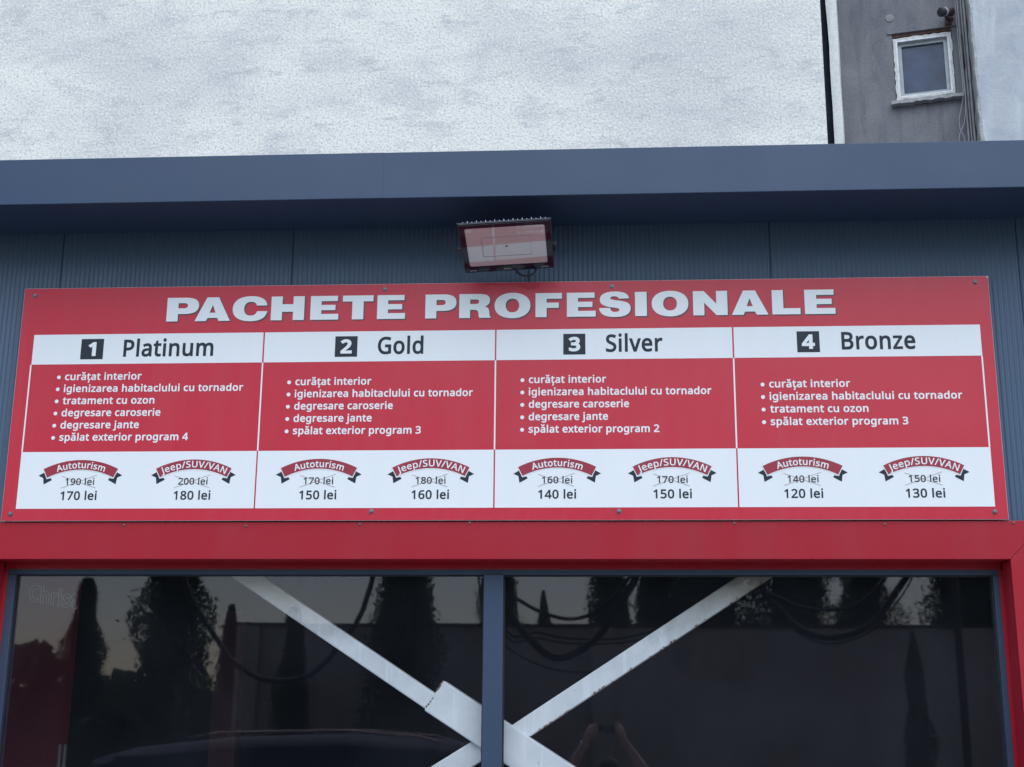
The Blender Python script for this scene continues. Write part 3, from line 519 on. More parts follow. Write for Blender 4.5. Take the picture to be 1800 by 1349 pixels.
# rolled joints in the lintel return (small screws)
# window : frame, mullion, gasket, two panes  (sub-parts of the window)
win = bpy.data.objects.new('window', None); C.objects.link(win); win.parent = bld
GY = 0.120
def fr_box(a, bb, name='window_frame', m=M_FRAME, bev=0.0015, label=None):
    q = MB(); q.box(a, bb); return part(q, name, m, win, label, bevel=bev)
fr_box((-2.012, 0.104, -0.1995), (1.990, 0.16, -0.150))
fr_box((-2.0115, 0.1035, BOT+.001), (-1.973, 0.1605, -0.1998))
fr_box((1.9605, 0.1035, BOT+.001), (1.9895, 0.1605, -0.1998))
fr_box((-1.972, 0.1035, BOT+.001), (1.9600, 0.1605, -2.62))
fr_box((-0.0405, 0.092, -2.619), (0.0375, 0.162, -0.2000), 'mullion')
for x0, x1 in ((-1.9725, -0.041), (0.038, 1.960)):
    q = MB(); t = 0.0045; y0, y1 = 0.1145, 0.1305; z0, z1 = -2.6185, -0.2002
    q.box((x0, y0, z1-t), (x1, y1, z1)); q.box((x0, y0, z0), (x1, y1, z0+t)); q.box((x0, y0, z0+t), (x0+t, y1, z1-t)); q.box((x1-t, y0, z0+t), (x1, y1, z1-t))
    part(q, 'gasket', M_GASKET, win)
    q = MB(); q.box((x0+0.002, GY, z0+0.002), (x1-0.002, GY+0.006, z1-0.002))
    part(q, 'glass_pane', M_GLASS, win)

# ------------------------------------------------------------------ the sign
sign = empty('price_sign', (0, -0.03, 0), 'long red price board headed PACHETE PROFESIONALE above the dark window', 'sign')
H = 0.992
b = MB(); b.box((-2.0, -0.0290, 0), (2.0, -0.0255, H)); part(b, 'board_core', M_EDGE, sign, 'pale cut edge of the composite board')
b = MB(); b.prism([(-1.9988, 0.0012), (1.9988, 0.0012), (1.9988, H-0.012), (1.9905, H-0.0012), (-1.9988, H-0.0012)], -0.0300, -0.0292); part(b, 'board', M_RED, sign)
for x, z in ((-1.8, .05), (-1.8, .93), (-.6, .05), (-.6, .93), (.6, .05), (.6, .93), (1.8, .05), (1.8, .93)):
    b = MB(); b.box((x-.03, -0.0253, z-.02), (x+.03, -0.0034, z+.02)); part(b, 'mounting_spacer', M_GAP, sign)
Y1, Y2, Y3, Y4 = -0.0304, -0.0310, -0.0316, -0.0322
for x, z in ((-1.952, .960), (-.459, .968), (.483, .967), (1.947, .966), (-1.963, .029), (-.484, .037), (.500, .035), (1.950, .030)):
    screw(x, -0.0302, z, sign, SCR)
# title
TW = {0: ('PACHETE', [(-1.378,-1.242),(-1.257,-1.107),(-1.098,-.951),(-.935,-.795),(-.769,-.651),(-.634,-.506),(-.489,-.372)]),
      1: ('PROFESIONALE', [(-.288,-.159),(-.147,-.016),(-.001,.147),(.168,.277),(.297,.415),(.429,.558),(.576,.624),(.644,.793),(.812,.951),(.968,1.115),(1.131,1.244),(1.262,1.384)])}
TB, TC = 0.8385, 0.1035
for _, (wd, xs) in TW.items():
    for ch, (a, e) in zip(wd, xs):
        W_, cs = WIDE[ch]; k = (e-a)/W_
        cc = [[(p[0]*k+a, p[1]*TC+TB) for p in c] for c in cs]
        o = put(fill_mesh('title_letter', cc, M_WHITE, Y3), 'title_letter', sign, 'white letter %s of the heading' % ch)
        sh = []
        for dx in (0.0045,): sh += [[(x+dx, z-dx) for x, z in c] for c in cc]
        put(fill_mesh('letter_shadow', sh, M_SHADOWINK, Y2), 'letter_shadow', sign)
# table
HX = [(-1.938, -.9615), (-.9550, .0025), (.0085, .9655), (.9720, 1.9515)]
PX = [(-1.942, -.9620), (-.9560, .0025), (.0085, .9655), (.9715, 1.9525)]
NAMES = [('Platinum', '1', -1.732, -1.636, -1.550, -1.169), ('Gold', '2', -.659, -.566, -.481, -.292), ('Silver', '3', .282, .372, .455, .685), ('Bronze', '4', 1.224, 1.314, 1.401, 1.693)]
LISTS = [([('curățat interior', -1.464), ('igienizarea habitaclului cu tornador', -1.034), ('tratament cu ozon', -1.402), ('degresare caroserie', -1.373), ('degresare jante', -1.459), ('spălat exterior program 4', -1.250)], -1.789, .5900),
         ([('curățat interior', -.503), ('igienizarea habitaclului cu tornador', -.085), ('degresare caroserie', -.411), ('degresare jante', -.496), ('spălat exterior program 3', -.294)], -.8175, .5600),
         ([('curățat interior', .455), ('igienizarea habitaclului cu tornador', .876), ('degresare caroserie', .546), ('degresare jante', .461), ('spălat exterior program 2', .665)], .142, .5605),
         ([('curățat interior', 1.426), ('igienizarea habitaclului cu tornador', 1.861), ('tratament cu ozon', 1.492), ('spălat exterior program 3', 1.644)], 1.106, .5340)]
PRICES = [[(-1.686, '190 lei', '170 lei'), (-1.217, '200 lei', '180 lei')], [(-.7035, '170 lei', '150 lei'), (-.2495, '180 lei', '160 lei')],
          [(.2565, '160 lei', '140 lei'), (.712, '170 lei', '150 lei')], [(1.2225, '140 lei', '120 lei'), (1.691, '150 lei', '130 lei')]]
# badge digits in a heavy wide face
for i in range(4):
    x0, x1 = HX[i]; nm, dg, bx0, bx1, nx0, nx1 = NAMES[i]
    b = MB(); b.box((x0, Y1, 0.6575), (x1, Y1+0.0003, 0.7865)); hd = part(b, 'header_cell', M_WHITE, sign, 'white heading cell reading %s %s' % (dg, nm))
    b = MB(); b.box((bx0, Y2, 0.678), (bx1, Y2+0.0003, 0.766)); part(b, 'number_badge', M_INK, hd)
    mid = (bx0+bx1)/2; hw = {'1': .017, '2': .024, '3': .024, '4': .026}[dg]
    put(fill_mesh('badge_number', text_shape(dg, mid-hw, mid+hw, .6955, .053, 17), M_WHITE, Y3), 'badge_number', hd)
    put(fill_mesh('package_name', text_shape(nm, nx0, nx1, .690, .0690, 9), M_INK, Y2), 'package_name', hd)
    items, lx, lz = LISTS[i]
    for j, (t, ex) in enumerate(items):
        z = lz - j*.0515
        cs = text_shape(t, lx, ex, z, .0290, 9.0)
        cs = disc_add(cs, lx-.026, z+.0115, .0080)
        put(fill_mesh('service_line', cs, M_WHITE, Y1), 'service_line', sign, 'white print reading %s' % t)
    x0, x1 = PX[i]
    b = MB(); b.box((x0, Y1, 0.0505), (x1, Y1+0.0003, 0.2850)); pc = part(b, 'price_cell', M_WHITE, sign, 'white price cell below the %s list' % nm)
    for q, (cx, old, new) in enumerate(PRICES[i]):
        cz = -0.092; ro, ri = .343, .303; ha = R(27.0)
        def band(r0, r1, h, n=16):
            return [(cx+r1*math.sin(-h+2*h*k/n), cz+r1*math.cos(-h+2*h*k/n)) for k in range(n+1)] + [(cx+r0*math.sin(h-2*h*k/n), cz+r0*math.cos(h-2*h*k/n)) for k in range(n+1)]
        tails = []
        for s_ in (-1, 1):
            T = [(-.150, .2005), (-.1745, .1865), (-.1540, .1770), (-.1500, .1500), (-.1170, .1680), (-.1220, .1760), (-.140, .172)]
            T = [(cx+s_*-x*-1 if s_ < 0 else cx-x, z) for x, z in T]
            if s_ < 0: T = [(2*cx-x, z) for x, z in T]; T = [(2*cx-x, z) for x, z in T]
            tails.append(T)
        tails[0] = [(2*cx-x, z) for x, z in tails[1]]
        for T in tails: put(fill_mesh('ribbon_tail', [T], M_INK, Y2), 'ribbon_tail', pc)
        put(fill_mesh('ribbon_outline', [band(ri-.003, ro+.003, ha+.010)], M_WHITE, Y2-.0003), 'ribbon_outline', pc)
        put(fill_mesh('ribbon', [band(ri, ro, ha)], M_RIB, Y3), 'ribbon', pc)
        if q == 0: tc_ = arc_text('Autoturism', cx, cz, .3095, .200, .0255, 7)
        else: tc_ = arc_text('Jeep/SUV/VAN', cx, cz, .3105, .268, .0260, 6)
        put(fill_mesh('ribbon_lettering', tc_, M_WHITE, Y4), 'ribbon_lettering', pc)
        put(fill_mesh('old_price', text_shape(old, cx-.0605, cx+.0605, .1480, .0265, 6), M_INK, Y2), 'old_price', pc)
        put(fill_mesh('new_price', text_shape(new, cx-.0755, cx+.0755, .0870, .0335, 9), M_INK, Y2), 'new_price', pc)
        t = .0006
        def line(ax, az, bx, bz):
            L = math.hypot(bx-ax, bz-az); nx, nz = -(bz-az)/L*t, (bx-ax)/L*t
            return [(ax+nx, az+nz), (ax-nx, az-nz), (bx-nx, bz-nz), (bx+nx, bz+nz)]
        put(fill_mesh('strike_line', [line(cx-.076, .184, cx+.068, .135)], M_STRIKE, Y3), 'strike_line', pc)
        put(fill_mesh('strike_line', [line(cx-.076, .135, cx+.070, .188)], M_STRIKE, Y4), 'strike_line', pc)
for x in (-1.940, -.9585, .0055, .9685, 1.9500):
    b = MB(); b.box((x-.0030, Y1, .2856), (x+.0030, Y1+.0003, .6570)); part(b, 'divider_line', M_WHITE, sign)

# ------------------------------------------------------------------ floodlight
fl = empty('floodlight', (0.063, -0.2515, 1.065), 'black LED floodlight tilted down under the eave above the red board', 'floodlight')
r_ = R(2.8); ex = Vector((math.cos(r_), 0, math.sin(r_)))
ey = Vector((0, math.cos(R(19.5)), -math.sin(R(19.5)))); ey = (ey - ex*ey.dot(ex)).normalized(); ez = ex.cross(ey)
ML = Matrix((ex, ey, ez)).transposed().to_4x4(); ML.translation = fl.location
fl.matrix_world = ML
def lp(b, name, mats, smooth=False, bevel=0, label=None, parent=fl):
    o = b.build(name, mats, parent, smooth, bevel)
    if label: o['label'] = label
    return o
HWX, HWY = .1835, .150
M_FIN = plain('lit_fin_metal', (0.34, 0.38, 0.46), 0.45, 0.2)  # light caught by the fins is put into this pale blue tone
def rrect(hx, hy, r, n=5, cx=0, cy=0):
    out = []
    for sx, sy, a0 in ((1,1,0), (-1,1,90), (-1,-1,180), (1,-1,270)):
        for k in range(n+1):
            a = R(a0+90*k/n); out.append((cx+sx*(hx-r)+r*math.cos(a), cy+sy*(hy-r)+r*math.sin(a)))
    return out
def slab(poly, z0, z1):
    b = MB(); n = len(poly)
    b.add([(x, y, z0) for x, y in poly]+[(x, y, z1) for x, y in poly], [tuple(range(n-1, -1, -1)), tuple(range(n, 2*n))]+[(i, (i+1) % n, (i+1) % n+n, i+n) for i in range(n)])
    return b
lp(slab(rrect(HWX, HWY, .007), 0.0005, .0065), 'housing', M_BLACK, bevel=.002)
lp(slab(rrect(HWX-.03, HWY-.06, .01), 0.007, .040), 'driver_box', M_BLACK, bevel=.003)
m_face, nt_, p_ = new_mat('black_printed_glass'); p_.inputs['Specular IOR Level'].default_value = 0.25; p_.inputs['Base Color'].default_value = (0.010, 0.012, 0.024, 1); p_.inputs['Roughness'].default_value = 0.04
nt_.links.new(ramp(nt_, noise(nt_, coords(nt_), 20, 4), [(0.3, 0.03), (0.8, 0.12)]), p_.inputs['Roughness'])
# face glass as a ring round the clear window
outer = rrect(HWX-.004, HWY-.004, .006, 5); inner = rrect(.1575, .117, .008, 5, 0.0, -.009)
ring = MB(); n = len(outer)
ring.add([(x, y, 0) for x, y in outer]+[(x, y, 0) for x, y in inner]+[(x, y, -.003) for x, y in outer]+[(x, y, -.003) for x, y in inner],
         [(i+2*n, i+3*n, (i+1) % n+3*n, (i+1) % n+2*n) for i in range(n)]+[(i+2*n, (i+1) % n+2*n, (i+1) % n, i) for i in range(n)]+[(i+n, (i+1) % n+n, (i+1) % n+3*n, i+3*n) for i in range(n)])
lp(ring, 'face_border', m_face)
def reflector_mat():
    m, nt, p = new_mat('pale_mirror_reflector')
    p.inputs['Base Color'].default_value = (0.48, 0.455, 0.45, 1); p.inputs['Roughness'].default_value = 0.6
    gl = nt.nodes.new('ShaderNodeBsdfGlossy'); gl.inputs['Roughness'].default_value = 0.035; gl.inputs[0].default_value = (0.85, 0.87, 0.88, 1)
    mx = nt.nodes.new('ShaderNodeMixShader'); mx.inputs[0].default_value = 0.19
    out = nt.nodes['Material Output']
    nt.links.new(p.outputs[0], mx.inputs[1]); nt.links.new(gl.outputs[0], mx.inputs[2]); nt.links.new(mx.outputs[0], out.inputs[0])
    return m
M_REFL = reflector_mat()
lp(slab(inner, -.0022, -.0003), 'reflector', M_REFL)
q = MB(); t_ = .0014
for hx, hy in ((.095, .058),):
    q.box((-hx, -hy-.008, -.0030), (hx, -hy-.008+t_, -.0023)); q.box((-hx, hy-.008, -.0030), (hx, hy-.008+t_*1.3, -.0023))
    q.box((-hx-.004, -hy-.008+t_, -.0030), (-hx-.004+t_*2, hy-.008, -.0023)); q.box((hx, -hy-.008+t_, -.0030), (hx+t_, hy-.008, -.0023))
lp(q, 'reflector_recess', plain('reflector_edge', (0.35, 0.34, 0.36), 0.3, 0.6))
q = MB(); q.box((-.006, -.012, -.0034), (.006, -.004, -.0024)); lp(q, 'led_chip', plain('led_phosphor', (0.22, 0.17, 0.16), 0.5), label='small dark LED mark in the middle of the reflector')
for k in range(19):
    x = -.162 + k*.018; tall = .040 if k % 2 else .034
    tall = .0240 if k % 2 else .0200
    q = MB(); q.add([(x-.0012, -HWY+.004, .0068), (x+.0012, -HWY+.004, .0068), (x+.0012, HWY-.01, .0068), (x-.0012, HWY-.01, .0068),
                     (x-.0009, -HWY+.008, tall), (x+.0009, -HWY+.008, tall), (x+.0009, HWY-.03, tall), (x-.0009, HWY-.03, tall)],
                    [(0,3,2,1),(4,5,6,7),(0,1,5,4),(1,2,6,5),(2,3,7,6),(3,0,4,7)])
    lp(q, 'cooling_fin', M_FIN)
# top rim edge plate, its highlight put into the lighter colour
q = MB(); q.box((-HWX-.003, -HWY-.001, .0067), (HWX+.002, -HWY+.0035, .0077)); lp(q, 'rim', plain('rim_highlight_metal', (0.10, 0.115, 0.14), 0.4, 0.3))
for s_ in (-1, 1):
    q = MB(); q.lathe([(.0035, 0), (.0035, .006), (.009, .0062), (.009, .014), (.006, .016)], (s_*(HWX), .012, .012), (s_, 0, 0), 12)
    lp(q, 'bracket_knob', M_BLACK)
q = MB()   # U bracket reaching back to the wall, in lamp space
wallv = (ML.inverted() @ Vector((0.063, -0.004, 1.13)))
for s_ in (-1, 1):
    a = Vector((s_*(HWX+.004), .012, .012)); b_ = Vector((s_*(HWX+.004), wallv.y-.01, wallv.z))
    q.tube([a, b_], .0045, 6)
q.tube([(-HWX-.004, wallv.y-.01, wallv.z), (HWX+.004, wallv.y-.01, wallv.z)], .0075, 6)
lp(q, 'bracket', M_BLACK)
q = MB(); pts = [(.02, .10, .03), (.025, .158, .010), (.045, .166, -.014), (.08, .160, -.026), (.105, .150, -.012), (.11, .145, .02)]
cp = []
for i in range(len(pts)-1):
    for k in range(5):
        t = k/5; P = [Vector(pts[max(i-1, 0)]), Vector(pts[i]), Vector(pts[i+1]), Vector(pts[min(i+2, len(pts)-1)])]
        cp.append(0.5*((2*P[1])+(P[2]-P[0])*t+(2*P[0]-5*P[1]+4*P[2]-P[3])*t*t+(3*P[1]-P[0]-3*P[2]+P[3])*t**3))
q.tube(cp, .0045, 8); lp(q, 'supply_cable', M_RUBBER, True)
M_PRT = plain('pale_face_print', (0.42, 0.43, 0.46), 0.5)
for s_, x0, x1, yy, cap in (('FSL', -.0195, .0125, .1375, .0085), ('IP65', -.160, -.132, .138, .0075), ('200W', .130, .160, .136, .0065)):
    cs = text_shape(s_, x0, x1, 0, cap, 5)
    me = fill_mesh('face_lettering', cs, M_PRT, 0)
    # XZ text -> lamp face: x -> x, z -> -y, facing -z
    me.transform(Matrix(((1,0,0,0),(0,0,-1,yy),(0,1,0,-.0034),(0,0,0,1))))
    o = bpy.data.objects.new('face_lettering', me); C.objects.link(o); o.parent = fl; o['label'] = 'small pale print reading %s' % s_

# ------------------------------------------------------------------ steel cross brace behind the glass
br = empty('cross_brace', (0.0, 0.36, GZ), 'white painted steel cross brace bolted behind the window panes', 'steel brace')
def nearer(x, z, k=.9732): return CAM.x+(x-CAM.x)*k, CAM.z+(z-CAM.z)*k
def beam(ax, az, bx, bz, wd, y0=0.34, dep=0.09, name='brace_beam', label=None):
    ax, az = nearer(ax, az); bx, bz = nearer(bx, bz); wd *= .9732; y0 -= .15
    d = Vector((bx-ax, bz-az)).normalized(); nn = Vector((-d.y, d.x))*wd/2
    poly = [(ax-nn.x, az-nn.y), (bx-nn.x, bz-nn.y), (bx+nn.x, bz+nn.y), (ax+nn.x, az+nn.y)]
    b = MB(); b.prism(poly, y0, y0+dep)
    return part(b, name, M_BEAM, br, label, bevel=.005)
# measured centre lines at Y=.35
s1 = (-.299+.266-.03, 0)
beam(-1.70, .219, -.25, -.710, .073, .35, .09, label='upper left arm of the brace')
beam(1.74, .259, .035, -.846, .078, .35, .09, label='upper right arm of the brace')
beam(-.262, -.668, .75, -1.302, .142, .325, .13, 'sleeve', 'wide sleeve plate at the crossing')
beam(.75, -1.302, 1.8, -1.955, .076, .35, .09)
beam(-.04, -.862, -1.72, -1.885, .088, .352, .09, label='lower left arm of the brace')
b = MB()
for k in range(15):
    t = random.choice((random.uniform(.0, .35), random.uniform(.6, .95))); x = -.291+.072*t+random.uniform(-.006, .002); z = -.722+.118*t
    x, z = nearer(x, z); b.tube([(x, .176, z), (x+.004, .174, z+.005)], random.uniform(.0012, .0036), 5)
for k in range(34):
    t = random.random()**1.2; x = .15+.95*t; z = -.806-.0395+.585*t+random.uniform(-.004, .002)*1
    z = -.846-.0445+(x-.035)*.6484+random.uniform(-.002, .006)
    x, z = nearer(x, z); b.tube([(x, .1995, z), (x+random.uniform(.002, .012), .199, z+.003)], random.uniform(.0015, .004), 5)
part(b, 'rust_patch', M_RUST, br)
# outline lettering inside the left pane
cs = []
k_ = .060/CAPH; q = MB(); gx = 0
for ch in 'Christ':
    adv, cc = glyph_contours(ch)
    for c in embolden(cc, 14):
        pts = [((p[0]+gx)*k_*0.80, p[1]*k_) for p in c]
        pts = [(-1.930+x, .15, -.300+z-x*.16) for x, z in pts]
        q.tube(pts+[pts[0]], .0011, 5, cap=False)
    gx += adv+20
o = part(q, 'outline_lettering', plain('pale_vinyl_line', (0.15, 0.14, 0.15), 0.5), None or tag(bpy.data.objects.new('tmp', None)))
tmp = o.parent; o.parent = None; bpy.data.objects.remove(tmp)
tag(o, 'faint outlined word Christ hanging in the upper left corner of the window', 'lettering')

# ------------------------------------------------------------------ stucco building behind
nb = empty('stucco_building', (-2.6, 5.5, GZ), 'tall pale grey stucco building rising behind the roof edge', 'building')
b = MB(); b.box((-9.0, 5.5, GZ+.002), (2.415, 13.0, 11.0)); part(b, 'wall', M_STUCCO, nb)
b = MB(); b.box((2.417, 5.90, GZ+.002), (2.575, 5.93, 11.0)); b.box((2.4165, 5.56, GZ+.002), (2.4205, 5.899, 11.0)); part(b, 'dark_gap_sheet', M_GAP, nb)  # dark sheet and side strip fill the gap, painting in its shade
b = MB(); b.box((-9.1, 5.4, 11.002), (2.5, 13.1, 11.15)); part(b, 'roof', M_FRAME, nb)
# grey building to the right with its white edge strip, window
PO = Vector((2.6631, 6.1, 0)); AD = R(13)
dd = Vector((math.cos(AD), -math.sin(AD), 0)); nn_ = Vector((math.sin(AD), math.cos(AD), 0))
gb = empty('grey_building', (PO.x, PO.y, GZ), 'old grey rendered building with a small white framed window', 'building')
gb.rotation_euler = (0, 0, -AD)
def gpart(b, name, m, label=None, parent=gb, **k):   # local: x along wall, y into the wall, z world height
    dz = GZ
    b.v = [(x, y, z-dz) for x, y, z in b.v]
    o = b.build(name, m, parent, **k)
    if label: o['label'] = label
    return o
# wall with window opening
WX0, WX1, WZ0, WZ1 = .487, 1.008, 4.735, 5.392
b = MB()
b.box((-.06, 0, GZ+.002), (WX0, .5, 11)); b.box((WX1, 0, GZ+.002), (1.8, .5, 11)); b.box((WX0, 0, GZ+.002), (WX1, .5, WZ0)); b.box((WX0, 0, WZ1), (WX1, .5, 11))
b.box((-.06, .5, GZ+.002), (1.8, 6, 11)); gpart(b, 'wall', M_CONC)
b = MB(); t = .012
b.box((WX0, .005, WZ0), (WX0+t, .3, WZ1)); b.box((WX1-t, .005, WZ0), (WX1, .3, WZ1)); b.box((WX0+t, .005, WZ1-.03), (WX1-t, .3, WZ1)); gpart(b, 'brick_reveal', M_BRICK, 'ragged red brick reveal round the small window')
wn = bpy.data.objects.new('window', None); C.objects.link(wn); wn.parent = gb
def frame_ring(x0, x1, z0, z1, t, y0, y1, tl=0, jag=0.0):
    b = MB()
    def strip(pa, pb, qa, qb, n):
        vs = []
        for i in range(n+1):
            f = i/n
            A = [pa[k]+(pb[k]-pa[k])*f for k in (0, 1)]; B = [qa[k]+(qb[k]-qa[k])*f for k in (0, 1)]
            j = random.uniform(-jag, jag)
            vs.append(((A[0]+j, A[1]+j), B))
        for i in range(n):
            (a0, b0), (a1, b1) = vs[i], vs[i+1]
            b.add([(a0[0], y0, a0[1]), (b0[0], y0, b0[1]), (b1[0], y0, b1[1]), (a1[0], y0, a1[1]), (a0[0], y1, a0[1]), (b0[0], y1, b0[1]), (b1[0], y1, b1[1]), (a1[0], y1, a1[1])],
                  [(0,1,2,3),(7,6,5,4),(0,3,7,4),(1,5,6,2),(0,4,5,1),(3,2,6,7)])
    n = 14 if jag else 1
    strip((x0, z0), (x1, z0), (x0+t, z0+t), (x1-t, z0+t), n); strip((x1, z0), (x1, z1), (x1-t, z0+t), (x1-t, z1-t), n)
    strip((x1, z1), (x0, z1), (x1-t, z1-t), (x0+t, z1-t), n); strip((x0, z1), (x0, z0), (x0+t, z1-t), (x0+t, z0+t), n)
    return b
gpart(frame_ring(.494, 1.002, 4.738, 5.352, .022, .0035, .05, jag=.006), 'mounting_foam', M_FOAM, parent=wn)
gpart(frame_ring(.506, .990, 4.748, 5.338, .025, .004, .07), 'window_frame', M_PVC, parent=wn)
gpart(frame_ring(.5315, .9645, 4.7735, 5.3125, .033, .04, .09), 'window_sash', M_PVC2, parent=wn)
b = MB(); b.box((.564, .06, 4.806), (.932, .066, 5.280)); gpart(b, 'glass_pane', M_OLDGLASS, parent=wn)
# rough sill
b = MB(); n = 20; vs = []
for i in range(n+1):
    x = .447+.615*i/n; j = random.uniform(-.006, .006)
    vs += [(x, -.07, 4.672+j), (x, -.07, 4.703+j*.4), (x, .1, 4.722), (x, .1, 4.672+j)]
b.add(vs, [(4*i+a, 4*i+4+a, 4*i+4+(a+1) % 4, 4*i+(a+1) % 4) for i in range(n) for a in range(4)]+[(0,1,2,3), (4*n+3, 4*n+2, 4*n+1, 4*n)])
gpart(b, 'window_sill', M_CRUMB)
b = MB(); b.box((.447, -.012, 5.396), (1.062, .02, 5.44)); gpart(b, 'lintel', M_CONC)
b = MB(); b.lathe([(.001, 0), (.04, .002), (.034, .008), (.01, .01)], (.479, 0, 5.561), (0, -1, 0), 10); gpart(b, 'plaster_patch', plain('smeared_filler', (0.235, 0.24, 0.235), 0.9, 0, 0.2, 20))
# white insulation edge : irregular vertical strip
b = MB(); n = 40; vs = []
for i in range(n+1):
    z = 3.0 + 8*i/n; xl = -.064 + (-.012 if z > 5.45 else 0) + random.uniform(-.003, .003); xr = .016 + random.uniform(-.003, .003)
    vs += [(xl, -.30, z), (xr, -.30, z), (xr, -.002, z), (xl, -.002, z)]
b.add(vs, [(4*i+a, 4*i+(a+1) % 4, 4*i+4+(a+1) % 4, 4*i+4+a) for i in range(n) for a in range(4)]+[(3,2,1,0), (4*n, 4*n+1, 4*n+2, 4*n+3)])
gpart(b, 'insulation_edge', M_WSTRIP, 'bright white insulation edge beside the dark gap')
# conduits in the corner
for i, (x, rr) in enumerate(((1.078, .010), (1.103, .008), (1.128, .012))):
    b = MB(); b.tube([(x, -.022, GZ+.01), (x, -.022, 8.0)], rr, 10); gpart(b, 'conduit', M_PIPE, smooth=True)
b = MB(); b.tube([(1.090, -.045, 4.95), (1.090, -.045, 5.28)], .007, 8); gpart(b, 'dark_cable', M_RUBBER, smooth=True)
# pale neighbour wall
pw = empty('pale_building', (PO.x+dd.x*1.135-nn_.x*.3, PO.y+dd.y*1.135-nn_.y*.3, GZ), 'pale blue rendered building corner with a crumbling edge at the far right', 'building')
pw.rotation_euler = (0, 0, -AD)
b = MB(); b.box((.040, .0, GZ+.002), (5.0, 6.0, 11)); gpart(b, 'wall', M_PALE, parent=pw)
b = MB(); n = 90; vs = []
for i in range(n+1):
    z = 3.0+6*i/n; xl = .012+random.uniform(-.005, .005); xr = .042+random.uniform(-.008, .012)
    vs += [(xl, .012, z), (xl+.012, -.012+random.uniform(-.006, .006), z), (xr, -.004, z), (xr+.01, .01, z), (xl, .35, z)]
b.add(vs, [(5*i+a, 5*i+(a+1) % 5, 5*i+5+(a+1) % 5, 5*i+5+a) for i in range(n) for a in range(5)])
gpart(b, 'crumbling_edge', M_CRUMB, parent=pw)
# hanging wires on the grey wall
def smooth_pts(pts, n=5):
    pts = [Vector(p) for p in pts]; out = []
    for i in range(len(pts)-1):
        P = [pts[max(i-1, 0)], pts[i], pts[i+1], pts[min(i+2, len(pts)-1)]]
        for k in range(n):
            t = k/n; out.append(0.5*((2*P[1])+(P[2]-P[0])*t+(2*P[0]-5*P[1]+4*P[2]-P[3])*t*t+(3*P[1]-P[0]-3*P[2]+P[3])*t**3))
    out.append(pts[-1]); return out
def gw(x, y, z): return PO + dd*x + nn_*y + Vector((0, 0, z))
def cable(name, pts, r, m, label, cat='cable', group=None):
    pts = smooth_pts(pts); o0 = pts[0].copy(); q = MB(); q.tube([p-o0 for p in pts], r, 7)
    o = q.build(name, m, None, True, loc=tuple(o0)); return tag(o, label, cat, group)
cable('hanging_wire', [gw(*p) for p in ((1.062, -.02, 7.5), (1.073, -.05, 5.629), (1.068, -.05, 5.219), (1.072, -.05, 4.929), (1.078, -.05, 4.70), (1.072, -.05, 4.587), (1.050, -.05, 4.42), (.995, -.05, 4.27), (.99, -.05, 3.9))], .0035, M_WIRE, 'thin pale wire that swings left low beside the conduits', group='wires on the grey wall')
cable('hanging_wire', [gw(*p) for p in ((1.040, -.02, 7.5), (1.055, -.06, 5.629), (1.055, -.06, 5.219), (1.060, -.06, 4.929), (1.061, -.06, 4.70), (1.040, -.06, 4.587), (1.008, -.06, 4.45), (1.012, -.06, 4.35), (1.040, -.06, 4.25), (1.05, -.06, 3.9))], .003, M_WIRE, 'thin pale wire that bellies left under the sill then crosses back', group='wires on the grey wall')
# security camera
cc_ = empty('security_camera', gw(.965, 0, 5.45), 'small black security camera with a pale ring above the little window', 'camera')
cc_.rotation_euler = (0, 0, -AD)
b = MB(); b.lathe([(.035, 0), (.038, .012), (.022, .02)], (.03, .0, .02), (0, -1, 0), 14); b.tube([(.03, -.015, .02), (.01, -.08, -.01), (-.01, -.12, .0)], .012, 8); b.box((-.01, -.02, -.045), (.05, -.002, -.005)); b.build('mount', plain('dark_red_brown_bracket', (0.07, 0.03, 0.03), 0.7), cc_, True)  # low box stands in for the dark shadow block under the camera
cdv = Vector((-.62, -.72, -.30)).normalized(); c0 = Vector((.055, -.085, .045))
b = MB(); b.lathe([(.028, 0), (.040, .008), (.040, .10)], c0, cdv, 16); b.build('camera_body', plain('maroon_camera_body', (0.05, 0.022, 0.026), 0.5), cc_, True)
b = MB(); b.lathe([(.042, .10), (.043, .105), (.043, .122), (.040, .125)], c0, cdv, 16); b.build('camera_ring', M_PVC2, cc_, True)
b = MB(); b.lathe([(.041, .1255), (.043, .16), (.036, .166)], c0, cdv, 16); b.build('camera_lens', M_BLACK, cc_, True)
b = MB(); b.box((-.02, -.13, .058), (.07, -.06, .066)); b.build('sun_shield', M_BLACK, cc_)

# ------------------------------------------------------------------ yard behind the photographer (seen in the glass)
wl = empty('boundary_wall', (2.0, -12.6, GZ), 'brown rendered boundary wall mirrored in the window', 'wall')
b = MB(); b.box((-4.49, -12.85, GZ+.002), (16.0, -12.6, .50)); part(b, 'wall', M_BROWN, wl)
b = MB(); b.box((-4.53, -12.88, .501), (16.0, -12.56, .55)); part(b, 'coping', M_COPING, wl)
for x in (-4.49, .3, 5.15): 
    b = MB(); b.box((x, -12.59, GZ+.002), (x+.3, -12.50, .50)); part(b, 'pier', M_BROWN, wl)

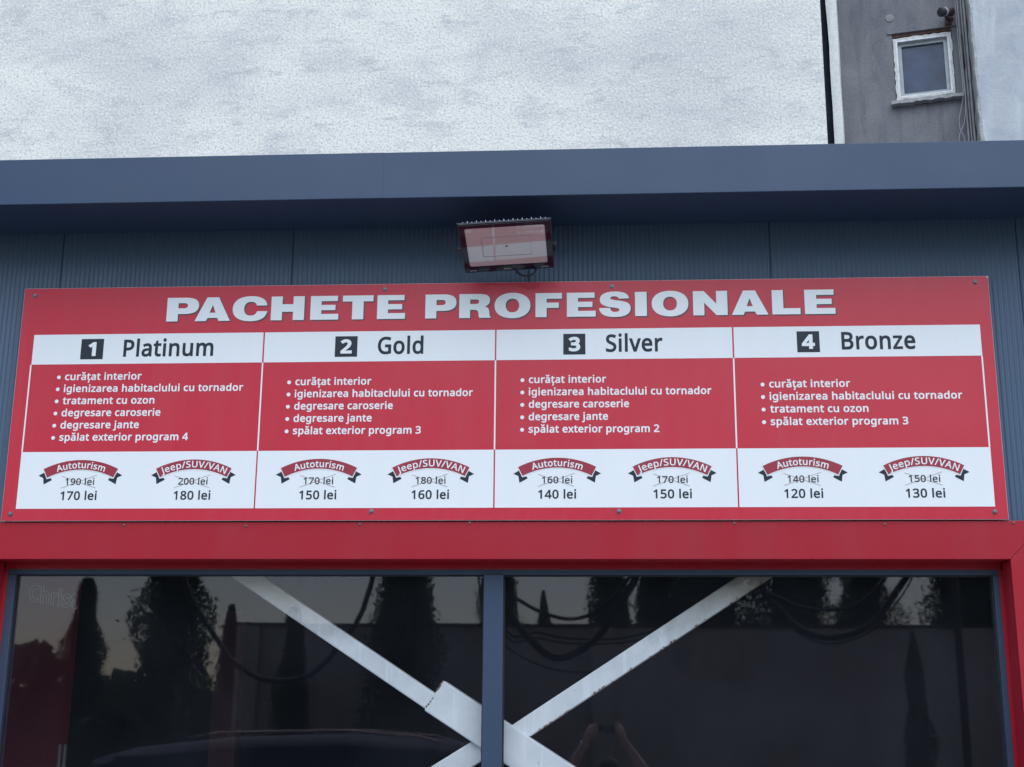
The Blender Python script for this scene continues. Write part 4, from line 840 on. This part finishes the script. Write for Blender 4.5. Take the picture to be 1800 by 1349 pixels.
def leaf_mat(name, c):
    m, nt, p = new_mat(name)
    oi = nt.nodes.new('ShaderNodeTexCoord')
    n = noise(nt, oi.outputs['Object'], 2.2, 5); n2 = noise(nt, oi.outputs['Object'], 30, 2)
    a = mix(nt, ramp(nt, n, [(0.3, 0), (0.7, 1)]), tuple(x*0.7 for x in c), tuple(x*1.4 for x in c))
    a = mix(nt, ramp(nt, n2, [(0.4, 0), (0.7, 0.5)]), a, (c[0]*1.7, c[1]*1.3, c[2]*0.8))
    nt.links.new(a, p.inputs['Base Color']); p.inputs['Roughness'].default_value = 0.65; return m
M_LEAF = leaf_mat('thuja_foliage', (0.085, 0.115, 0.065)); M_LEAF2 = leaf_mat('olive_shrub_foliage', (0.085, 0.095, 0.05)); M_LEAF3 = leaf_mat('poplar_foliage', (0.045, 0.06, 0.035))
M_BARK = plain('bark', (0.07, 0.05, 0.04), 0.9, 0, 0.4, 12, 0.01, 40)
def crown_mesh(name, prof, m, n, leaf, seed, lobes=0.18):
    """prof(t)->radius for t 0..1 of a unit-height crown"""
    rnd = random.Random(seed); b = MB()
    ph = [rnd.uniform(0, 6.28) for _ in range(6)]
    for _ in range(n):
        t = rnd.random()**0.9; th = rnd.uniform(0, 2*math.pi)
        r0 = prof(t)*(1+lobes*math.sin(3*th+ph[0]+9*t)+lobes*.7*math.sin(5*th+ph[1]-14*t)+lobes*.6*math.sin(23*t+ph[2]+2*th))
        r = r0*(1-0.6*rnd.random()**1.6)*(1+(.35*rnd.random() if rnd.random() < .12 else 0))
        c = Vector((r*math.cos(th), r*math.sin(th), t)); s = leaf*rnd.uniform(.5, 1.3)
        out = Vector((math.cos(th), math.sin(th), rnd.uniform(.3, 1.6))).normalized(); sd_ = out.orthogonal().normalized()
        sd_ = Matrix.Rotation(rnd.uniform(0, 6.28), 3, out) @ sd_
        b.add([c-sd_*s*.4, c+out*s*.5+sd_*s*.05, c+sd_*s*.4+out*s*.1, c-out*s*.4], [(0, 1, 2), (0, 2, 3)])
    return b.mesh(name, m)
def core_mesh(prof, m, k=.55):
    b = MB(); b.lathe([(max(.01, prof(t/10)*k), t/10) for t in range(11)], (0,0,0), (0,0,1), 12); return b.mesh('crown_core', m)
thuja = lambda t: (.16*(1-t)**.75+.012)*(1 if t > .06 else .6+t*6)
broad = lambda t: .24*math.sin(math.pi*min(1, max(0, (t*.9+.08))))**.6
shrub = lambda t: .42*math.sqrt(max(0, 1-(t-.3)**2/.5))*(1 if t < .95 else .6)
TH = [crown_mesh('crown', thuja, M_LEAF, 34000, .013, s_, .3) for s_ in (1, 2, 3)]
BRD = [crown_mesh('crown', broad, M_LEAF3, 34000, .014, s_, .25) for s_ in (5, 6)]
SHR = [crown_mesh('crown', shrub, M_LEAF2, 14000, .035, s_, .12) for s_ in (8, 9)]
CORE_T, CORE_B, CORE_S = core_mesh(thuja, M_LEAF), core_mesh(broad, M_LEAF3, .62), core_mesh(shrub, M_LEAF2)
def tree(x, y, top, wid, kind, label, group):
    me = {'thuja': TH, 'broad': BRD, 'shrub': SHR}[kind]; me = me[int(abs(x*7)) % len(me)]
    core = {'thuja': CORE_T, 'broad': CORE_B, 'shrub': CORE_S}[kind]
    base = {'thuja': .32, 'broad': .48, 'shrub': .84}[kind]; tr = {'thuja': .25, 'broad': 1.5, 'shrub': .03}[kind]
    h = top-GZ
    t = empty({'thuja': 'conifer_tree', 'broad': 'broadleaf_tree', 'shrub': 'shrub'}[kind], (x, y, GZ), label, 'shrub' if kind == 'shrub' else 'tree', group)
    c = bpy.data.objects.new('crown', me); C.objects.link(c); c.parent = t; c.location = (0, 0, tr)
    wid *= .74; c.scale = (wid/base, wid/base, h-tr); c.rotation_euler = (0, 0, x)
    k = bpy.data.objects.new('crown_core', core); C.objects.link(k); k.parent = t; k.location = (0, 0, tr); k.scale = (wid/base, wid/base, (h-tr)*.95)
    b = MB(); b.tube([(0,0,-.0), (.02,0,tr+h*.15), (.0,.02,h*.75)], [.11 if kind != 'shrub' else .03, .08 if kind != 'shrub' else .02, .02], 8); b.build('trunk', M_BARK, t, True)
TR = [(-9.55, 1.95, 1.7, 'thuja', 'pointed dark conifer mirrored nearest the left window edge'),
      (-7.75, 4.1, 2.5, 'thuja', 'tallest broad conifer mirrored in the left pane'),
      (-6.72, 1.45, 1.1, 'thuja', 'short conifer mirrored right of the tallest one'),
      (-10.3, .45, 1.2, 'shrub', 'rounded shrub mirrored low at the left window edge'),
      (-5.40, 1.38, 1.3, 'thuja', 'small conifer mirrored just below the upper left beam'),
      (-3.35, 3.6, 2.1, 'thuja', 'broad conifer mirrored above the middle of the left beam'),
      (-1.50, 3.4, 1.6, 'thuja', 'conifer mirrored behind the centre mullion'),
      (-.66, 1.75, .8, 'thuja', 'slim low conifer mirrored beside the mullion in the right pane'),
      (.62, 3.6, 1.6, 'thuja', 'conifer mirrored between the cable loops of the right pane'),
      (1.45, 3.3, 1.7, 'thuja', 'conifer mirrored just left of the leafy trees in the right pane'),
      (2.40, 3.9, 2.4, 'broad', 'leafy tree mirrored left of the upper right beam'),
      (4.05, 3.4, 2.0, 'broad', 'leafy tree mirrored behind the upper right beam end'),
      (5.35, 2.6, 1.5, 'broad', 'leafy tree mirrored right of the bright sky gap'),
      (7.35, 3.6, 2.3, 'broad', 'leafy tree mirrored in the upper right window corner'),
      (9.6, 3.2, 2.4, 'broad', 'leafy tree standing past the right end of the window view'),
      (-12.6, 3.0, 2.2, 'thuja', 'tall conifer standing past the left end of the window view')]
for x, top, wid, kd, lb in TR: tree(x, -20.0+random.uniform(-.4, .4), top, wid, kd, lb, 'trees behind the boundary wall')
tree(4.22, -11.3, .36, .62, 'thuja', 'dark slim conifer in front of the brown wall beside the lamp pole', 'trees in front of the boundary wall')
tree(-3.53, -11.8, .66, .95, 'thuja', 'dark conifer mirrored under the slack cable of the left pane', 'trees in front of the boundary wall')
tree(-2.10, -11.9, 2.3, 1.5, 'thuja', 'tall dark conifer mirrored just left of the mullion', 'trees in front of the boundary wall')
for x, lb in ((-6.4, 'dark low shrub beside the left end of the brown wall'), (-8.4, 'dark low shrub farthest left of the brown wall')):
    tree(x, -13.2, -.6, 1.9, 'shrub', lb, 'low shrubs left of the wall')
# far hedge mass
b = MB(); rnd = random.Random(4)
for i in range(9000):
    x = rnd.uniform(-60, 60); z = GZ+rnd.random()**.7*(3.1+.6*math.sin(x*.7)+.5*math.sin(x*2.3)); y = -32+rnd.uniform(-.6, .6)
    s = rnd.uniform(.12, .35); a = rnd.uniform(0, 3.14); d1 = Vector((math.cos(a), .3, math.sin(a)))*s; d2 = Vector((-math.sin(a), .3, math.cos(a)))*s
    c = Vector((x, y, z)); b.add([c-d1, c-d2, c+d1, c+d2], [(0, 1, 2, 3)])
b.box((-60, -33.2, GZ), (60, -32.4, GZ+2.4))
tag(b.build('far_hedge', M_LEAF), kind='stuff')
# lamp pole + overhead line + slack loops
pl = empty('utility_pole', (4.31, -9.5, GZ), 'slim dark steel utility pole mirrored near the right window edge', 'pole')
b = MB(); b.tube([(4.31, -9.5, GZ+.002), (4.31, -9.5, 3.9)], [.045, .034], 12); part(b, 'shaft', plain('dark_painted_pole', (0.05, 0.05, 0.055), 0.6), pl, smooth=True)
b = MB(); b.lathe([(.09, 0), (.09, .02), (.06, .05)], (4.31, -9.5, GZ+.002), (0, 0, 1), 12); part(b, 'base_collar', M_COPING, pl)
pl2 = empty('utility_pole', (-8.2, -9.3, GZ), 'slim dark steel utility pole past the left window edge', 'pole')
b = MB(); b.tube([(-8.2, -9.3, GZ+.002), (-8.2, -9.3, 3.9)], [.045, .034], 12); part(b, 'shaft', M_COPING, pl2, smooth=True)
CG = 'cables strung over the yard'
cable('overhead_cable', [(-8.2, -9.3, 3.6), (-2, -9.1, 3.25), (4.31, -9.5, 3.6)], .03, M_RUBBER, 'thick overhead cable strung between the two slim poles', group=CG)
loops = [
 ([(-.95, 2.6), (-.80, 1.4), (-.64, .60), (-.47, .28), (-.16, -.03), (.08, -.05), (.39, .15), (.64, .51), (.83, .85), (1.02, 1.6), (1.1, 3.3)], .042, 'thickest slack cable loop mirrored beside the mullion'),
 ([(-.98, 3.3), (-.78, .9), (-.45, .55), (0.0, .36), (.35, .42), (.7, .75), (1.0, 1.3), (1.3, 3.3)], .022, 'medium cable loop hanging just above the thickest one'),
 ([(-.98, 3.3), (-.7, .45), (-.22, .20), (.25, .13), (.75, .16), (1.25, .33), (1.7, .62), (2.3, 1.3), (2.9, 3.35)], .014, 'long shallow cable loop crossing behind the right beam'),
 ([(-.95, 3.3), (-.7, .40), (-.22, .14), (.3, .08), (.8, .12), (1.3, .30), (1.8, .62), (2.6, 1.5), (3.2, 3.4)], .011, 'thinnest long cable loop below the shallow one'),
 ([(-1.2, 3.3), (-.85, .35), (-.62, .06), (-.2, -.16), (.25, -.22), (.6, -.15), (1.0, .1), (1.7, .9), (2.4, 3.3)], .011, 'lowest thin cable loop sagging across the right pane'),
 ([(-4.9, 3.4), (-4.3, 1.0), (-3.75, .05), (-3.42, -.24), (-3.13, -.33), (-2.80, -.29), (-2.61, -.17), (-2.44, .04), (-2.1, .7), (-1.7, 3.25)], .030, 'dark cable loop mirrored under the upper left beam'),
 ([(1.9, 3.3), (2.15, .9), (2.38, .43), (2.62, .22), (2.91, .16), (3.27, .28), (3.55, .60), (3.9, 1.3), (4.25, 3.5)], .038, 'thick cable loop mirrored in the upper right corner'),
 ([(1.9, 3.3), (2.1, .95), (2.39, .57), (2.63, .47), (2.87, .45), (3.17, .51), (3.5, .82), (3.9, 1.6), (4.2, 3.5)], .022, 'cable loop nested just above the upper right thick one'),
 ([(1.95, 3.3), (2.2, .8), (2.45, .30), (2.72, .12), (2.95, .10), (3.25, .20), (3.5, .42), (3.9, 1.2), (4.2, 3.5)], .010, 'thin cable loop nested just under the upper right thick one'),
 ([(4.33, 3.3), (3.9, .85), (4.2, .62), (4.7, .50), (5.3, .45), (6.2, .9), (7.2, 2.9)], .024, 'cable sagging right of the slim pole')]
for p, r, lb in loops[:-1]: cable('cable_loop', [(x, -9.2+.012*i, z) for i, (x, z) in enumerate(p)], r, M_RUBBER, lb, group=CG)
# dark van parked in the yard
vn = empty('parked_van', (-2.4, -8.5, GZ), 'dark blue van with a roof rail parked behind the photographer', 'van')
prof = [(-4.98, -2.45, .80), (-4.96, -1.75, .88), (-4.91, -1.14, .74), (-4.59, -1.05, .70), (-3.5, -.93, .70), (-2.24, -.895, .70), (-1.3, -.935, .69), (-.77, -1.01, .67), (-.48, -1.08, .66), (0.15, -1.62, .74), (.75, -1.80, .80), (.98, -1.95, .78), (1.05, -2.35, .74)]
def van_body():
    b = MB(); sec = []
    for x, zt, hw in prof:
        zb = GZ+.28; belt = min(zt-.02, -1.78); w2 = .90
        pts = [(-w2+.04, zb), (-w2, zb+.2), (-w2, belt), (-hw-.03, zt-.10 if zt-.10 > belt else belt+.005), (-hw+.10, zt-.012), (-hw*.4, zt+.012), (hw*.4, zt+.012), (hw-.10, zt-.012), (hw+.03, zt-.10 if zt-.10 > belt else belt+.005), (w2, belt), (w2, zb+.2), (w2-.04, zb)]
        sec.append([(x, -8.5-.9+y, z) for y, z in pts])
    n = len(sec[0]); b.add([p for s_ in sec for p in s_], [(i*n+k, (i+1)*n+k, (i+1)*n+(k+1) % n, i*n+(k+1) % n) for i in range(len(sec)-1) for k in range(n)]+[tuple(range(n)), tuple(range(len(sec)*n-1, (len(sec)-1)*n-1, -1))])
    return b
part(van_body(), 'body', plain('dark_blue_car_paint', (0.010, 0.015, 0.028), 0.5, 0.0, 0.1, 3, spec=.25), vn, smooth=True, bevel=.01)
M_CARG = plain('dark_car_glass', (0.01, 0.012, 0.014), 0.06, 0)
for x0, x1 in ((-4.7, -3.6), (-3.5, -2.3), (-2.2, -1.0)):
    b = MB(); b.add([(x0, -8.486, -1.74), (x1, -8.486, -1.74), (x1-.04, -8.655, -1.12), (x0+.04, -8.655, -1.12), (x0, -8.52, -1.74), (x1, -8.52, -1.74), (x1-.04, -8.69, -1.12), (x0+.04, -8.69, -1.12)], [(0,1,2,3),(7,6,5,4),(0,4,5,1),(1,5,6,2),(2,6,7,3),(3,7,4,0)])
    part(b, 'side_window', M_CARG, vn)
for y in (-8.74, -10.06):
    b = MB(); b.tube([(-3.9, y, -.93), (-3.6, y, -.875), (-2.2, y, -.85), (-1.45, y, -.90), (-1.25, y, -.955)], .014, 8); part(b, 'roof_rail', plain('brown_tinted_chrome', (0.35, 0.27, 0.22), 0.25, 1), vn, smooth=True)
for x in (-4.0, .05):
    for y, s_ in ((-8.52, 1), (-10.28, -1)):
        b = MB(); b.lathe([(.20, -.10), (.33, -.10), (.34, -.05), (.34, .03), (.31, .07), (.22, .075), (.20, .05), (.05, .055)], (x, y-.04*s_, GZ+.342), (0, s_, 0), 24); part(b, 'wheel', M_RUBBER, vn, smooth=True)
for y in (-8.9, -9.9):
    b = MB(); b.lathe([(.09, 0), (.09, .03), (.05, .05)], (1.03, y, -2.05), (1, 0, 0), 14); part(b, 'headlight', M_PVC, vn, smooth=True)

# ------------------------------------------------------------------ the photographer
M_SKIN = plain('skin', (0.75, 0.51, 0.43), 0.5, 0, 0.08, 12)
M_HAIR = plain('dark_hair', (0.018, 0.014, 0.012), 0.6, 0, 0.4, 60, 0.003, 120)
M_SHIRT = plain('dark_tshirt', (0.03, 0.032, 0.04), 0.85, 0, 0.25, 9, 0.004, 30)
M_JEANS = plain('denim', (0.04, 0.055, 0.10), 0.85, 0, 0.3, 14, 0.003, 60)
M_SHOE = plain('shoe', (0.25, 0.25, 0.26), 0.6)
PX_, PY_ = 0.485, -5.58
ps = empty('person', (PX_, PY_, GZ), 'person in sunglasses and dark t-shirt raising a phone, mirrored in the right pane', 'person')
def blob(b, p, r, s=(1,1,1), n=14):
    vs = []
    for i in range(n+1):
        a = math.pi*i/n
        for k in range(n*2):
            t = math.pi*k/n; vs.append((p[0]+r*s[0]*math.sin(a)*math.cos(t), p[1]+r*s[1]*math.sin(a)*math.sin(t), p[2]+r*s[2]*math.cos(a)))
    m = n*2; b.add(vs, [(i*m+k, (i+1)*m+k, (i+1)*m+(k+1) % m, i*m+(k+1) % m) for i in range(n) for k in range(m)])
def limb(b, pts, rs):
    P = smooth_pts(pts, 4); rr = []
    for i in range(len(pts)-1):
        for k in range(4): rr.append(rs[i]+(rs[i+1]-rs[i])*k/4)
    rr.append(rs[-1]); b.tube(P, rr, 12); blob(b, pts[0], rs[0], n=6); blob(b, pts[-1], rs[-1], n=6)
def remeshed(b, name, m, vox, parent, smooth_it=4):
    off = parent.location; b.v = [tuple(Vector(p)-off) for p in b.v]
    o = b.build(name, m, parent, True)
    rm = o.modifiers.new('r', 'REMESH'); rm.mode = 'VOXEL'; rm.voxel_size = vox; rm.use_smooth_shade = True
    sm = o.modifiers.new('s', 'SMOOTH'); sm.iterations = smooth_it; sm.factor = .5
    me = bpy.data.meshes.new_from_object(o.evaluated_get(bpy.context.evaluated_depsgraph_get()))
    o.modifiers.clear(); o.data = me
    for p in me.polygons: p.use_smooth = True
    return o
def camp(x, y, z):   # phone space -> world: x right, y up, z forward of the lens
    return CAM + rt2*x + up2*y + fw*z
b = MB()
HC = Vector((PX_, PY_, -1.165))
blob(b, HC+Vector((0, -.01, .025)), .098, (.80, 1.0, 1.05)); blob(b, HC+Vector((0, .018, -.045)), .075, (.82, .95, 1.1))
blob(b, HC+Vector((0, .045, -.095)), .034, (1.1, .8, .8)); 
limb(b, [HC+Vector((0, .088, .005)), HC+Vector((0, .112, -.028))], [.009, .014])
for s_ in (-1, 1):
    blob(b, HC+Vector((s_*.081, -.005, -.012)), .028, (.35, .7, 1.1), 8); blob(b, HC+Vector((s_*.034, .072, .022)), .018, (1.2, .6, .5), 8)
blob(b, HC+Vector((0, .084, -.062)), .016, (1.6, .5, .45), 8)
limb(b, [HC+Vector((0, -.01, -.08)), HC+Vector((0, -.03, -.20))], [.056, .062])
limb(b, [HC+Vector((0, -.03, -.22)), (PX_, PY_-.02, -1.95)], [.12, .13])
SH = {-1: Vector((PX_-.185, PY_-.02, -1.40)), 1: Vector((PX_+.185, PY_-.02, -1.40))}
EL = {-1: Vector((.135, -5.43, -1.175)), 1: Vector((.815, -5.43, -1.19))}
WR = {-1: Vector((.300, -5.285, -.895)), 1: Vector((.595, -5.300, -.885))}
for s_ in (-1, 1):
    limb(b, [SH[s_], (SH[s_]+EL[s_])/2, EL[s_]], [.056, .050, .042])
    limb(b, [EL[s_], EL[s_]+(WR[s_]-EL[s_])*.35, WR[s_]], [.042, .043, .027])
# left hand (smaller X): palm, four fingers behind and above the case edge, thumb under
pc1 = WR[-1]+Vector((.028, .008, .062))
limb(b, [WR[-1], pc1, pc1+Vector((.018, .0, .030))], [.027, .036, .030])
edge = camp(-.034, .006, -.020)
for k in range(4):
    kn = pc1+Vector((.004+.010*k, -.016+.004*k, .046-.012*k)); tip = camp(-.030+.002*k, .022-.019*k, -.016)
    midp = (kn+tip)/2+Vector((-.014, -.004, .016-.004*k)); limb(b, [kn, midp, tip], [.0105, .0095, .008])
limb(b, [pc1+Vector((.014, .006, -.02)), pc1+Vector((.042, .012, .002)), camp(.000, -.044, -.022)], [.015, .012, .009])
# right hand
pc2 = WR[1]+Vector((-.024, .004, .066))
limb(b, [WR[1], pc2, pc2+Vector((-.012, .0, .030))], [.027, .036, .032])
for k in range(4):
    kn = pc2+Vector((-.002, .006+.002*k, .052-.021*k)); tip = camp(.108+.001*k, .020-.019*k, -.006)
    midp = (kn+tip)/2+Vector((.012, .016, .010)); limb(b, [kn, midp, tip], [.0110, .0100, .0085])
limb(b, [pc2+Vector((-.012, -.012, -.02)), pc2+Vector((-.034, -.014, -.006)), camp(.085, -.040, -.030)], [.015, .012, .009])
# legs under the trousers kept in the same body
for s_ in (-1, 1):
    limb(b, [(PX_+s_*.09, PY_-.02, -1.95), (PX_+s_*.10, PY_, -2.35), (PX_+s_*.11, PY_-.02, GZ+.09)], [.085, .058, .042])
remeshed(b, 'body', M_SKIN, .0048, ps, 3)
b = MB(); blob(b, HC+Vector((0, -.022, .045)), .107, (.82, 1.0, .98)); 
hair = remeshed(b, 'hair', M_HAIR, .008, ps, 1)
b = MB()
for s_ in (-1, 1):
    x, y, z = HC.x+s_*.034, HC.y+.100, HC.z+.008
    b.lathe([(.026, 0), (.028, .003), (.026, .006)], (x, y-.004, z), (s_*.15, 1, 0), 16); b.tube([(HC.x+s_*.06, y-.006, z+.008), (HC.x+s_*.086, HC.y, z+.006)], .003, 6)
b.tube([(HC.x-.01, HC.y+.104, HC.z+.014), (HC.x+.01, HC.y+.104, HC.z+.014)], .003, 6)
part(b, 'sunglasses', plain('dark_violet_lens', (0.03, 0.02, 0.05), 0.08), ps, smooth=True)
b = MB()
limb(b, [(PX_, PY_-.02, -1.42), (PX_, PY_-.005, -1.62), (PX_, PY_-.015, -2.0)], [.135, .150, .150]); limb(b, [SH[-1]+Vector((.02, 0, -.02)), SH[1]+Vector((-.02, 0, -.02))], [.075, .075])
for s_ in (-1, 1): limb(b, [SH[s_]+Vector((-s_*.03, 0, -.03)), SH[s_]+(EL[s_]-SH[s_])*.62], [.082, .066])
o = remeshed(b, 'tshirt', M_SHIRT, .012, ps, 4)
b = MB()
limb(b, [(PX_-.06, PY_-.02, -1.98), (PX_+.06, PY_-.02, -1.98)], [.125, .125])
for s_ in (-1, 1): limb(b, [(PX_+s_*.09, PY_-.02, -1.98), (PX_+s_*.10, PY_, -2.38), (PX_+s_*.11, PY_-.02, GZ+.10)], [.105, .078, .066])
remeshed(b, 'jeans', M_JEANS, .012, ps, 4)
for s_ in (-1, 1):
    b = MB(); blob(b, (PX_+s_*.11, PY_+.05, GZ+.045), .05, (.95, 2.6, .88)); part(b, 'shoe', M_SHOE, ps, smooth=True)
b = MB(); dw = (WR[-1]-EL[-1]).normalized(); b.lathe([(.034, -.012), (.0365, -.010), (.0365, .010), (.034, .012)], WR[-1]-dw*.03, dw, 18); part(b, 'wristband', plain('white_wristband', (0.62, 0.60, 0.62), 0.5), ps, 'white band round the left wrist', smooth=True)
# phone
ph = bpy.data.objects.new('phone', None); C.objects.link(ph); Mp = M.copy(); Mp.translation = CAM; ph.matrix_world = Mp
tag(ph, 'dark phone with a greenish case held up in both hands', 'phone')
b = slab(rrect(.0735, .0360, .010, 5, .042, -.012), .012, .020); b.build('case', plain('pale_green_case', (0.17, 0.24, 0.22), 0.25), ph, False, .002)
b = slab(rrect(.034, .030, .006, 5, .062, -.012), .0108, .0118); b.build('reflection_plate', plain('blue_violet_reflection', (0.10, 0.10, 0.16), 0.12), ph)  # dark reflection over the right half, painted as a thin plate
b = slab(rrect(.017, .017, .006, 5, -.004, .002), .0095, .0119); b.build('camera_bump', M_BLACK, ph)
